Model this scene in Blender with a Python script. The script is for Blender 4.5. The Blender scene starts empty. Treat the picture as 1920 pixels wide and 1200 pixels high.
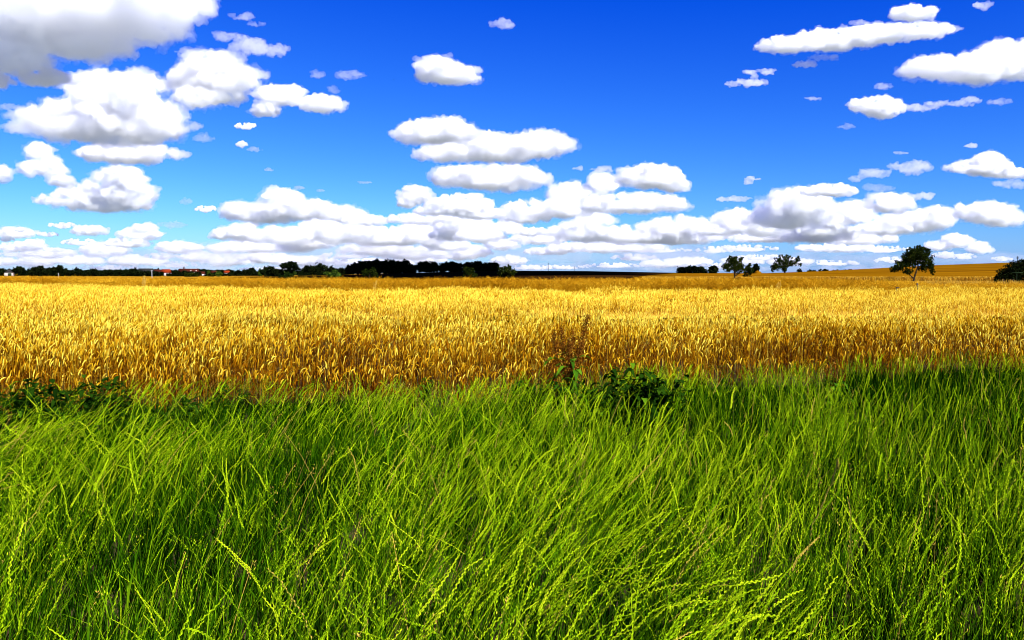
import bpy, bmesh, math, random
import numpy as np
from mathutils import Vector, Matrix, noise

R = math.radians
sc = bpy.context.scene
col = sc.collection

# ---------------------------------------------------------------- camera
EYE = 1.75
F = 1478.0                       # focal length in photo pixels (1920 wide)
PITCH = math.atan(88.0 / F)      # horizon sits at row 512
cam = bpy.data.cameras.new("camera")
cam.sensor_width = 36.0
cam.lens = F / 1920.0 * 36.0
cam.clip_start = 0.1
cam.clip_end = 90000.0
cam_ob = bpy.data.objects.new("camera", cam)
col.objects.link(cam_ob)
cam_ob.location = (0, 0, EYE)
cam_ob.rotation_euler = (math.pi / 2 - PITCH, 0, 0)
sc.camera = cam_ob

# ---------------------------------------------------------------- light
SUN_EL, SUN_AZ = R(46), R(142)   # azimuth clockwise from the view direction
world = bpy.data.worlds.new("World")
sc.world = world
world.use_nodes = True
wt = world.node_tree
bg = wt.nodes["Background"]
sky = wt.nodes.new("ShaderNodeTexSky")
sky.sky_type = 'NISHITA'
sky.sun_disc = False
sky.sun_elevation = SUN_EL
sky.sun_rotation = SUN_AZ
sky.altitude = 200
sky.air_density = 1.0
sky.dust_density = 0.3
sky.ozone_density = 3.0
EXPO = 1.0
bg.inputs[1].default_value = 0.10
sep = wt.nodes.new("ShaderNodeSeparateColor")
comb = wt.nodes.new("ShaderNodeCombineColor")
wt.links.new(sky.outputs[0], sep.inputs[0])
# deep polarised blue: each channel of the physical sky gets its own contrast
for i, (k, p) in enumerate(((0.21, 1.9), (0.40, 1.55), (0.90, 0.75))):
    m1 = wt.nodes.new("ShaderNodeMath"); m1.operation = 'MULTIPLY'; m1.inputs[1].default_value = 0.2
    m2 = wt.nodes.new("ShaderNodeMath"); m2.operation = 'POWER'; m2.inputs[1].default_value = p
    m3 = wt.nodes.new("ShaderNodeMath"); m3.operation = 'MULTIPLY'; m3.inputs[1].default_value = k / (0.10 * 2 ** EXPO)
    wt.links.new(sep.outputs[i], m1.inputs[0]); wt.links.new(m1.outputs[0], m2.inputs[0])
    m4 = wt.nodes.new("ShaderNodeMath"); m4.operation = 'SUBTRACT'; m4.inputs[1].default_value = (0.018, 0.045, 0.0)[i] / (0.10 * 2 ** EXPO); m4.use_clamp = False
    m5 = wt.nodes.new("ShaderNodeMath"); m5.operation = 'MAXIMUM'; m5.inputs[1].default_value = 0.0
    wt.links.new(m2.outputs[0], m3.inputs[0]); wt.links.new(m3.outputs[0], m4.inputs[0])
    wt.links.new(m4.outputs[0], m5.inputs[0]); wt.links.new(m5.outputs[0], comb.inputs[i])
wt.links.new(comb.outputs[0], bg.inputs[0])
sun = bpy.data.lights.new("sun", 'SUN')
sun.energy = 5.0
sun.angle = R(0.5)
sun.color = (1.0, 0.972, 0.93)
sun_ob = bpy.data.objects.new("sun", sun)
col.objects.link(sun_ob)
sd = Vector((math.sin(SUN_AZ) * math.cos(SUN_EL), math.cos(SUN_AZ) * math.cos(SUN_EL), math.sin(SUN_EL)))
sun_ob.rotation_euler = sd.to_track_quat('Z', 'Y').to_euler()
sun_ob.location = (20, -20, 40)
vs = sc.view_settings
vs.view_transform = 'Standard'
vs.look = 'None'
vs.exposure = EXPO
vs.gamma = 1.0
cy = sc.cycles
cy.max_bounces = 20
cy.diffuse_bounces = 3
cy.glossy_bounces = 2
cy.transmission_bounces = 4
cy.volume_bounces = 18
cy.transparent_max_bounces = 8
cy.use_denoising = True
cy.filter_width = 1.0
cy.adaptive_threshold = 0.02

# ---------------------------------------------------------------- helpers
rng = np.random.default_rng(7)
random.seed(7)

def at(px, py, d):
    """world point at forward distance d seen at photo pixel (px, py)"""
    u, v = (px - 960) / F, (600 - py) / F
    c, s = math.cos(PITCH), math.sin(PITCH)
    t = d / (c + v * s)
    return Vector((u * t, d, EYE + (v * c - s) * t))

def mesh_from(name, verts, faces, mat=None, smooth=False):
    """verts (n,3) array, faces list of arrays (m,k)"""
    me = bpy.data.meshes.new(name)
    verts = np.asarray(verts, dtype=np.float32)
    if not isinstance(faces, list):
        faces = [faces]
    faces = [np.asarray(f, dtype=np.int32) for f in faces if len(f)]
    nl = sum(f.size for f in faces)
    nf = sum(f.shape[0] for f in faces)
    me.vertices.add(len(verts))
    me.vertices.foreach_set("co", verts.ravel())
    me.loops.add(nl)
    me.loops.foreach_set("vertex_index", np.concatenate([f.ravel() for f in faces]))
    me.polygons.add(nf)
    tot = np.concatenate([np.full(f.shape[0], f.shape[1], np.int32) for f in faces])
    me.polygons.foreach_set("loop_start", np.concatenate([[0], np.cumsum(tot)[:-1]]).astype(np.int32))
    if smooth:
        me.polygons.foreach_set("use_smooth", np.ones(nf, bool))
    me.update(calc_edges=True)
    if mat:
        me.materials.append(mat)
    return me

def link(name, me, parent=None, loc=None):
    o = bpy.data.objects.new(name, me)
    col.objects.link(o)
    if parent:
        o.parent = parent
    if loc is not None:
        o.location = loc
    return o

def tag(o, label=None, cat=None, group=None, kind=None):
    if label: o["label"] = label
    if cat: o["category"] = cat
    if group: o["group"] = group
    if kind: o["kind"] = kind
    return o

def ico(sub):
    bm = bmesh.new()
    bmesh.ops.create_icosphere(bm, subdivisions=sub, radius=1)
    v = np.array([x.co[:] for x in bm.verts], np.float32)
    bm.verts.index_update()
    f = np.array([[x.index for x in p.verts] for p in bm.faces], np.int32)
    bm.free()
    return v, f
ICO1, ICO2 = ico(1), ico(2)

# ---------------------------------------------------------------- materials
def new_mat(name):
    m = bpy.data.materials.new(name)
    m.use_nodes = True
    return m, m.node_tree.nodes, m.node_tree.links

def leafy(name, stops, transl=0.35, rough=0.5, gloss=0.0):
    """plant tissue: colour picked per plant or per leaf by the attribute 'tint'"""
    m, n, l = new_mat(name)
    n.remove(n["Principled BSDF"])
    at_ = n.new("ShaderNodeAttribute"); at_.attribute_name = "tint"
    r = n.new("ShaderNodeValToRGB")
    e = r.color_ramp.elements
    while len(e) < len(stops): e.new(0.5)
    for k, (p, c) in enumerate(stops):
        e[k].position = p; e[k].color = (*c, 1)
    l.new(at_.outputs["Fac"], r.inputs[0])
    d = n.new("ShaderNodeBsdfDiffuse"); t = n.new("ShaderNodeBsdfTranslucent")
    l.new(r.outputs[0], d.inputs[0]); l.new(r.outputs[0], t.inputs[0])
    mx = n.new("ShaderNodeMixShader"); mx.inputs[0].default_value = transl
    l.new(d.outputs[0], mx.inputs[1]); l.new(t.outputs[0], mx.inputs[2])
    g = n.new("ShaderNodeBsdfGlossy"); g.inputs["Roughness"].default_value = rough
    g.inputs["Color"].default_value = (1, 1, 1, 1)
    m2 = n.new("ShaderNodeMixShader"); m2.inputs[0].default_value = gloss
    l.new(mx.outputs[0], m2.inputs[1]); l.new(g.outputs[0], m2.inputs[2])
    l.new((m2 if gloss else mx).outputs[0], n["Material Output"].inputs["Surface"])
    return m

def earthy(name, c1, c2, scale, rough=0.9, stretch=(1, 1, 1), bump=0.0):
    m, n, l = new_mat(name)
    p = n["Principled BSDF"]; p.inputs["Roughness"].default_value = rough
    p.inputs["Specular IOR Level"].default_value = 0.0 if rough > .6 else 0.4
    tc = n.new("ShaderNodeTexCoord"); mp = n.new("ShaderNodeMapping"); mp.inputs["Scale"].default_value = stretch
    nz = n.new("ShaderNodeTexNoise"); nz.inputs["Scale"].default_value = scale; nz.inputs["Detail"].default_value = 6
    nz.inputs["Roughness"].default_value = .65
    r = n.new("ShaderNodeValToRGB")
    r.color_ramp.elements[0].position = .34; r.color_ramp.elements[0].color = (*c1, 1)
    r.color_ramp.elements[1].position = .66; r.color_ramp.elements[1].color = (*c2, 1)
    l.new(tc.outputs["Object"], mp.inputs[0]); l.new(mp.outputs[0], nz.inputs["Vector"])
    l.new(nz.outputs["Fac"], r.inputs[0]); l.new(r.outputs[0], p.inputs["Base Color"])
    if bump:
        b = n.new("ShaderNodeBump"); b.inputs["Strength"].default_value = bump
        l.new(nz.outputs["Fac"], b.inputs["Height"]); l.new(b.outputs[0], p.inputs["Normal"])
    return m

M_grass = leafy("grass_blade", [(0, (.0015, .007, .0002)), (.42, (.0085, .040, .0005)), (.72, (.040, .122, .0013)), (1, (.20, .34, .004))], .12)
M_spike = leafy("grass_spike", [(0, (.008, .036, .0005)), (.22, (.09, .22, .002)), (.55, (.34, .50, .004)), (.93, (.56, .64, .012)), (1, (.50, .34, .05))], .2)
M_wheat = leafy("ripe_wheat", [(0, (.04, .009, .0005)), (.3, (.25, .085, .0015)), (.62, (.58, .33, .009)), (1, (.86, .68, .075))], .12)
M_rape = leafy("dry_seed_crop", [(0, (.28, .115, .003)), (.6, (.50, .245, .006)), (1, (.70, .43, .022))], .2)
M_pale = leafy("pale_straw", [(0, (.40, .22, .02)), (1, (.72, .52, .10))], .25)
M_barley = leafy("ripe_barley", [(0, (.30, .14, .008)), (.7, (.58, .34, .03)), (1, (.74, .52, .09))], .2)
M_weed = leafy("weed_leaf", [(0, (.004, .015, .001)), (.6, (.014, .045, .002)), (1, (.08, .18, .005))], .2)
M_dockleaf = leafy("dock_leaf", [(0, (.02, .07, .003)), (.6, (.07, .19, .006)), (1, (.22, .38, .015))], .3)
M_rust = leafy("dock_seed", [(0, (.05, .016, .003)), (.6, (.16, .052, .006)), (1, (.34, .15, .014))], .1)
M_dark = leafy("dark_foliage", [(0, (.003, .006, .0015)), (.7, (.007, .012, .003)), (1, (.014, .021, .005))], .1)
M_mid = leafy("tree_foliage", [(0, (.005, .010, .0015)), (.6, (.015, .026, .003)), (1, (.060, .075, .009))], .15)
M_lit = leafy("green_foliage", [(0, (.018, .042, .005)), (.6, (.045, .090, .009)), (1, (.10, .16, .016))], .2)
M_soil = earthy("soil", (.030, .022, .010), (.07, .05, .022), 3.0, bump=.3)
M_land = earthy("far_land", (.22, .105, .006), (.32, .17, .012), .02)
M_plough = earthy("ploughed_soil", (.018, .007, .0015), (.040, .016, .003), .05, stretch=(.3, 1, 1))
M_stubble = earthy("stubble", (.085, .030, .001), (.24, .105, .002), .05, stretch=(.10, 1.2, 1))
M_straw = earthy("straw_canopy", (.42, .24, .02), (.62, .42, .05), 1.5)
M_rapebed = earthy("seed_crop_bed", (.22, .10, .006), (.36, .18, .010), 2.0)
M_bark = earthy("bark", (.020, .014, .008), (.05, .036, .022), 4.0, stretch=(1, 1, .2))
M_white = earthy("white_render", (.60, .60, .57), (.72, .72, .68), .8)
M_tile = earthy("red_tiles", (.17, .020, .006), (.24, .034, .009), 3)
M_tile2 = earthy("brown_tiles", (.045, .010, .006), (.065, .014, .008), 3)
M_slate = earthy("dark_roofing", (.018, .018, .018), (.035, .033, .03), 3)
M_glass = earthy("window_glass", (.02, .03, .035), (.03, .04, .05), 1, .1)
M_wood = earthy("weathered_wood", (.05, .035, .022), (.12, .09, .06), 6, stretch=(1, 1, .15))
M_grey = earthy("galvanised_steel", (.42, .43, .43), (.55, .56, .56), 3, .5)
M_green = earthy("green_paint", (.012, .024, .010), (.025, .042, .018), 3, .7)
M_bird = earthy("plumage", (.012, .011, .012), (.022, .02, .02), 8)

# ---------------------------------------------------------------- terrain
RIDGE = np.array([(-400, 520), (0, 520), (400, 519.5), (560, 518.5), (700, 514.3), (860, 509.5), (960, 508), (1100, 508.6), (1280, 512),
                  (1440, 512.5), (1540, 508.5), (1640, 503.6), (1750, 497.6), (1880, 493), (2300, 484)], float)
def ht(x, y):
    x = np.asarray(x, float); y = np.asarray(y, float)
    yy = np.maximum(y, 1.0)
    px = np.clip(960 + F * x / yy, -400, 2300)
    zr = EYE + (512 - np.interp(px, RIDGE[:, 0], RIDGE[:, 1])) / F * 420.0
    t = np.clip((y - 215) / 205.0, 0, 1)
    h = zr * t
    return h - np.clip(y - 760, 0, 700) * .01

def grid_mesh(name, xs, ys, zf, mat, smooth=True):
    X, Y = np.meshgrid(xs, ys)
    V = np.stack([X, Y, zf(X, Y)], -1).reshape(-1, 3)
    nx, ny = len(xs), len(ys)
    i = (np.arange(ny - 1)[:, None] * nx + np.arange(nx - 1)[None]).ravel()
    return mesh_from(name, V, np.stack([i, i + 1, i + 1 + nx, i + nx], 1), mat, smooth)

xs = np.concatenate([[-1500, -1000], np.arange(-700, 701, 14), [1000, 1500]])
ys = np.concatenate([[-200], np.arange(-20, 120, 10), np.arange(120, 806, 12)])
tag(link("ground", grid_mesh("ground", xs, ys, ht, M_land)), kind="structure")
# the wider country under the clouds: woods, villages, mixed fields
M_country = earthy("mixed_country", (.10, .12, .10), (.20, .21, .19), .002)
ye = ys[-1]
tag(link("terrain", grid_mesh("terrain", np.array([-70000., -6000, -1500, 1500, 6000, 70000]), np.concatenate([[-9000., -3000, -200], np.array([100., 400, ye, 1600, 4000, 12000, 30000, 80000])]),
    lambda X, Y: ht(X, Y) - np.where((np.abs(X) <= 1500) & (Y >= -200) & (Y <= ye), 6.0, 0.02), M_country)), kind="structure")

def sheet(name, pl, pr, d0, d1, off, mat, nd=40, nx=60):
    ds = np.linspace(d0, d1, nd)
    V = []
    for d in ds:
        a, b = (pl(d) - 960) / F * d, (pr(d) - 960) / F * d
        x = np.linspace(a, b, nx)
        V.append(np.stack([x, np.full(nx, d), ht(x, np.full(nx, d)) + off], 1))
    V = np.concatenate(V)
    i = (np.arange(nd - 1)[:, None] * nx + np.arange(nx - 1)[None]).ravel()
    return tag(link(name, mesh_from(name, V, np.stack([i, i + 1, i + 1 + nx, i + nx], 1), mat, True)), kind="structure")
dark_right = lambda d: 1135 + (d - 150) / 270 * 150
sheet("ploughed_field", lambda d: 440, dark_right, 150, 421.5, .10, M_plough)
sheet("stubble_field", lambda d: dark_right(d) + 2, lambda d: 2250, 216, 421.5, .10, M_stubble)

# ---------------------------------------------------------------- vegetation kit
def put_tint(me, tint):
    a = me.attributes.new("tint", 'FLOAT', 'POINT')
    a.data.foreach_set("value", np.asarray(tint, np.float32))

def hnoise(x, y, s, seed=0):
    """cheap smooth value noise, vectorised, 0..1"""
    g = np.random.default_rng(seed).random((257, 257))
    u, v = np.asarray(x) / s + 100.37, np.asarray(y) / s + 57.91
    i, j = np.floor(u).astype(int), np.floor(v).astype(int)
    a, b = u - i, v - j
    a, b = a * a * (3 - 2 * a), b * b * (3 - 2 * b)
    i0, i1, j0, j1 = i % 257, (i + 1) % 257, j % 257, (j + 1) % 257
    return (g[i0, j0] * (1 - a) + g[i1, j0] * a) * (1 - b) + (g[i0, j1] * (1 - a) + g[i1, j1] * a) * b

class Bag:
    """collects vertices, quads and tints of many plants"""
    def __init__(s): s.v, s.f, s.t, s.n = [], [], [], 0
    def add(s, V, Fq, T):
        s.v.append(V.astype(np.float32)); s.f.append((Fq + s.n).astype(np.int32)); s.t.append(np.broadcast_to(T, (len(V),)).astype(np.float32)); s.n += len(V)
    def mesh(s, name, mat, smooth=True):
        me = mesh_from(name, np.concatenate(s.v), np.concatenate(s.f), mat, smooth)
        put_tint(me, np.concatenate(s.t))
        return me

def ribbons(bag, C, W, side, tint, fleck=0):
    """C (N,K,3) centre lines, W (N,K) half widths, side (N,3) or (N,K,3)"""
    N, K, _ = C.shape
    if side.ndim == 2: side = np.repeat(side[:, None], K, 1)
    V = np.empty((N, K, 2, 3))
    V[:, :, 0] = C - side * W[..., None]; V[:, :, 1] = C + side * W[..., None]
    b = (np.arange(N)[:, None] * K + np.arange(K - 1)[None]).ravel() * 2
    Fq = np.stack([b, b + 1, b + 3, b + 2], 1)
    T = np.repeat(tint, K * 2)
    if fleck: T = np.clip(T + np.repeat(rng.normal(0, fleck, N * K), 2), 0, 1)
    bag.add(V.reshape(-1, 3), Fq, T)

def tubes(bag, C, Rr, sides, tint):
    N, K, _ = C.shape
    T = np.gradient(C, axis=1); T /= np.linalg.norm(T, axis=2, keepdims=True) + 1e-9
    ref = np.zeros_like(T); ref[..., 0] = .92; ref[..., 1] = .39
    A = np.cross(T, ref); A /= np.linalg.norm(A, axis=2, keepdims=True) + 1e-9
    B = np.cross(T, A)
    ang = np.arange(sides) / sides * 2 * math.pi
    V = C[:, :, None] + (A[:, :, None] * np.cos(ang)[:, None] + B[:, :, None] * np.sin(ang)[:, None]) * Rr[:, :, None, None]
    b = (np.arange(N)[:, None] * K + np.arange(K - 1)[None]).ravel() * sides
    q = []
    for k in range(sides):
        k2 = (k + 1) % sides
        q.append(np.stack([b + k, b + k2, b + sides + k2, b + sides + k], 1))
    bag.add(V.reshape(-1, 3), np.concatenate(q), np.repeat(tint, K * sides))

def curve(base, h, az, lean, bend, ts):
    """stems growing from base (N,3): returns (N,K,3)"""
    ts = np.asarray(ts)
    out = lean[:, None] * ts + bend[:, None] * ts ** 2.2
    ln = np.sqrt(np.maximum(1 - np.clip(out, 0, .97) ** 2 * .6, .1))
    C = np.empty((len(base), len(ts), 3))
    C[..., 0] = base[:, 0:1] + np.cos(az)[:, None] * out * h[:, None]
    C[..., 1] = base[:, 1:2] + np.sin(az)[:, None] * out * h[:, None]
    C[..., 2] = base[:, 2:3] + ts * h[:, None] * ln
    return C

def hdir(a):
    return np.stack([np.cos(a), np.sin(a), np.zeros_like(a)], 1)

def scatter(n_per_m2, d0, d1, margin=.8, wid=.66):
    """points in the visible wedge between distances d0(x) and d1(x)"""
    dmax = 1.02 * max(d1 if not callable(d1) else 90, 1)
    return None

def wedge(dens, y0, y1, k=.68, m=1.4):
    A = k * (y1 ** 2 - y0 ** 2) + 2 * m * (y1 - y0)
    n = int(A * dens)
    u = rng.random(n)
    # invert area cdf
    a, b, c = k, 2 * m, -(k * y0 ** 2 + 2 * m * y0 + u * A)
    y = (-b + np.sqrt(b * b - 4 * a * c)) / (2 * a)
    x = rng.uniform(-1, 1, n) * (k * y + m)
    return x, y

EDGE = lambda x: 10.0 + .12 * np.minimum(x, 0) + .37 * np.maximum(x, 0) + .25 * np.sin(x * 1.3) + .12 * np.sin(x * 3.7 + 1)       # front edge of the wheat
def FAR(x, y):                                                                        # back edge of the wheat, by direction
    px = 960 + F * x / np.maximum(y, 1)
    return np.interp(px, [-200, 0, 300, 700, 960, 1400, 1700, 1920, 2100], [70, 66, 52, 45, 43.5, 43.5, 46, 50, 54])
BACK = lambda x, y: FAR(x, y) + 1.2

# ---------------------------------------------------------------- grass
WEEDS = [(-5.05, 8.3, .9), (1.34, 8.2, .74), (.66, 9.3, .4), (3.9, 9.2, .4), (-3.6, 8.4, .4), (-4.4, 8.5, .5), (-3.0, 8.8, .35), (-1.0, 9.5, .3), (2.6, 9.9, .3)]
def clearing(x, y, low):
    """grass is thin and short where the broad weeds stand, and just in front of them"""
    k = np.ones_like(x)
    for (cx, cy_, r) in WEEDS:
        q = ((x - cx) / r) ** 2 + ((y - cy_ + .35) / (r * 1.1)) ** 2
        k = np.minimum(k, np.clip(low + (1 - low) * (q - .6), low, 1))
    return k
def build_grass():
    bag = Bag()
    tx, ty = wedge(88, 1.4, 13.8)
    ok = ty < EDGE(tx) + .45 * rng.random(len(tx)) ** 2
    tx, ty = tx[ok], ty[ok]
    m = len(tx)
    t_h = rng.uniform(.55, 1.25, m) * (.62 + .6 * hnoise(tx, ty, .9, 1)) * clearing(tx, ty, .35)
    t_tint = .44 + .55 * (hnoise(tx, ty, .55, 3) - .5) + rng.normal(0, .13, m) - .05 * np.clip(tx - .8, 0, 4)
    k = rng.integers(9, 34, m)
    i = np.repeat(np.arange(m), k)
    n = len(i)
    a_out = rng.uniform(0, 6.283, n); r_out = np.abs(rng.normal(0, .030, n))
    x = tx[i] + np.cos(a_out) * r_out; y = ty[i] + np.sin(a_out) * r_out
    h = rng.uniform(.20, .42, n) * t_h[i]
    h *= np.clip(.66 + .34 * (EDGE(x) - y) / 2.2, .6, 1) * np.where(rng.random(n) < .05, 1.4, 1)
    flow = hnoise(x, y, 1.6, 2)
    az = np.where(rng.random(n) < .3, rng.normal(.25, .7, n), a_out)
    lean = rng.uniform(0, .13, n) + r_out * 1.6 + .14 * np.maximum(flow - .4, 0) * (x < 2.2)
    bend = rng.uniform(0, .18, n) + (rng.random(n) < .10) * rng.uniform(.2, .6, n)
    base = np.stack([x, y, np.zeros(n)], 1)
    C = curve(base, h, az, lean, bend, [0, .3, .6, .85, 1])
    w = np.where(rng.random(n) < .07, rng.uniform(.004, .007, n), rng.uniform(.0014, .0034, n))[:, None] * np.array([.8, 1, .85, .5, .05])
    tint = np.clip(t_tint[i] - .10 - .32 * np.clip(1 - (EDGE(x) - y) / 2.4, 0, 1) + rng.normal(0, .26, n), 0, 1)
    tint[rng.random(n) < .012] = 1.0
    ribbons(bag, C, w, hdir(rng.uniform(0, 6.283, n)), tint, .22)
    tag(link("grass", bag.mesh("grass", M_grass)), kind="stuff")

def build_spikes():
    bag = Bag()
    x, y = wedge(270, 1.5, 13.6)
    patch = hnoise(x, y, 1.1, 5) * .6 + hnoise(x, y, .45, 6) * .4
    keep = (y < EDGE(x) - .15) & (rng.random(len(x)) < np.clip((patch - .30) * 2.6 + 1.2 * np.exp(-((x - .16 * y + .25) / .75) ** 2) * (y < 5), .09, 1) * np.clip(1.12 - .09 * np.maximum(x, 0), .5, 1) * np.clip(1.25 - .07 * y, .5, 1) * np.where(clearing(x, y, 0.) < .5, .1, 1))
    x, y = x[keep], y[keep]
    n = len(x)
    flow = hnoise(x, y, 1.5, 7)
    swath = np.exp(-((x - .16 * y + .35) / .55) ** 2) * np.clip((5.2 - y) / 1.5, 0, 1)
    wind = np.clip(.40 - .075 * x * np.clip(y / 5, .6, 1), .04, .75) * (.35 + 1.1 * hnoise(x, y, .8, 9)) + .45 * swath      # the left and middle lie over, the right stands
    h = (rng.uniform(.48, .78, n) + .07 * swath) * np.clip(.72 + .28 * (EDGE(x) - y) / 2.5, .6, 1)
    az = np.where(rng.random(n) < .22 + .7 * wind, rng.normal(.12, .40, n), rng.uniform(0, 6.283, n))
    lean = .08 + (.22 + .5 * flow) * wind * rng.uniform(.5, 1.2, n)
    bend = rng.uniform(0, .22, n) + .18 * wind
    ts = np.array([0, .3, .55, .7, .8, .9, 1.])
    base = np.stack([x, y, np.zeros(n)], 1)
    C = curve(base, h, az, lean, bend, ts)
    wob = rng.normal(0, .006, (n, len(ts), 3)); wob[:, :2] = 0; C += wob
    ripe = np.clip(rng.beta(2.2, 2.0, n) * .8 + .14, 0, 1); ripe[rng.random(n) < .03] = 1.0
    tubes(bag, C, np.repeat(np.array([[.0015, .0014, .0012, .0011, .001, .0008, .0004]]), n, 0), 3, ripe * .16)
    S = 28
    t0 = rng.uniform(.50, .74, n)
    tt = np.linspace(0, 1, S)[None] * (.985 - t0[:, None]) + t0[:, None]
    j = np.clip(np.searchsorted(ts, tt.ravel()).reshape(n, S) - 1, 0, len(ts) - 2)
    f = ((tt - ts[j]) / (ts[j + 1] - ts[j]))[..., None]
    ii = np.arange(n)[:, None]
    P = C[ii, j] * (1 - f) + C[ii, j + 1] * f
    T = np.gradient(P, axis=1); T /= np.linalg.norm(T, axis=2, keepdims=True) + 1e-9
    roll = rng.uniform(0, 6.283, n)
    A = np.cross(T, np.array([.3, .9, .2])); A /= np.linalg.norm(A, axis=2, keepdims=True) + 1e-9
    B = np.cross(T, A)
    Sd = A * np.cos(roll)[:, None, None] + B * np.sin(roll)[:, None, None]
    Nd = np.cross(T, Sd)
    sg = np.where(np.arange(S) % 2, 1., -1.)[None, :, None]
    L = (rng.uniform(.010, .023, n)[:, None] * np.linspace(1.05, .7, S)[None] * rng.uniform(.85, 1.12, (n, S)))[..., None]
    Wd = L * (rng.uniform(.18, .36, n) + .10 * swath)[:, None, None] * (1 + .05 * np.clip(y - 4, 0, 6))[:, None, None]
    V = np.stack([P, P + T * L * .5 + Sd * sg * Wd + Nd * Wd * .15, P + T * L + Sd * sg * Wd * .30, P + T * L * .5 + Sd * sg * Wd * .2 - Nd * Wd * .15], 2)
    ribbons(bag, P, np.full((n, S), .0013), Sd[:, 0], ripe)
    b = np.arange(n * S) * 4
    bag.add(V.reshape(-1, 3), np.stack([b, b + 1, b + 2, b + 3], 1), np.repeat(ripe, S * 4))
    tag(link("seeding_grass", bag.mesh("seeding_grass", M_spike, False)), kind="stuff")

def build_fine_stems():
    """slender sunlit flowering stems with tiny open spikelets, and a few dead straws among them"""
    bag = Bag()
    x, y = wedge(150, 1.5, 13.6)
    patch = hnoise(x, y, .8, 71) * .6 + hnoise(x, y, .35, 72) * .4
    keep = (y < EDGE(x) + .1) & (rng.random(len(x)) < np.clip((patch - .38) * 3.4, .06, 1) * np.clip(1.25 - .085 * y, .30, 1)) & (clearing(x, y, 0.) > .5)
    x, y = x[keep], y[keep]; n = len(x)
    h = rng.uniform(.40, .72, n) * np.clip(.75 + .25 * (EDGE(x) - y) / 2.5, .6, 1)
    az = np.where(rng.random(n) < .6, rng.normal(.2, .5, n), rng.uniform(0, 6.283, n))
    base = np.stack([x, y, np.zeros(n)], 1)
    ts = [0, .4, .7, .9, 1.]
    C = curve(base, h, az, rng.uniform(0, .14, n) + np.clip(.16 - .07 * x, 0, .34), rng.uniform(0, .18, n), ts)
    dead = rng.random(n) < .07
    tint = np.where(dead, 1.0, np.clip(rng.normal(.27, .15, n), .02, .85))
    ribbons(bag, C, np.repeat([[.0012, .0013, .0012, .0010, .0006]], n, 0), hdir(rng.uniform(0, 6.283, n)), tint)
    S = 14
    f = rng.uniform(2.2, 4, (n, S)); j = np.minimum(f.astype(int), 3); fr = (f - j)[..., None]
    ii = np.arange(n)[:, None]
    p = (C[ii, j] * (1 - fr) + C[ii, j + 1] * fr).reshape(-1, 3)
    p = p + rng.normal(0, .009, p.shape)
    q = p + np.stack([rng.normal(0, .004, len(p)), rng.normal(0, .004, len(p)), rng.uniform(.005, .013, len(p))], 1)
    ribbons(bag, np.stack([p, (p + q) / 2, q], 1), np.repeat([[.0006, .0022, .0004]], len(p), 0), hdir(rng.uniform(0, 6.283, len(p))), np.clip(np.repeat(tint, S) + rng.normal(.12, .15, len(p)), 0, 1))
    tag(link("fine_grass", bag.mesh("fine_grass", M_spike, False)), kind="stuff")

build_grass()
build_spikes()
build_fine_stems()

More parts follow.
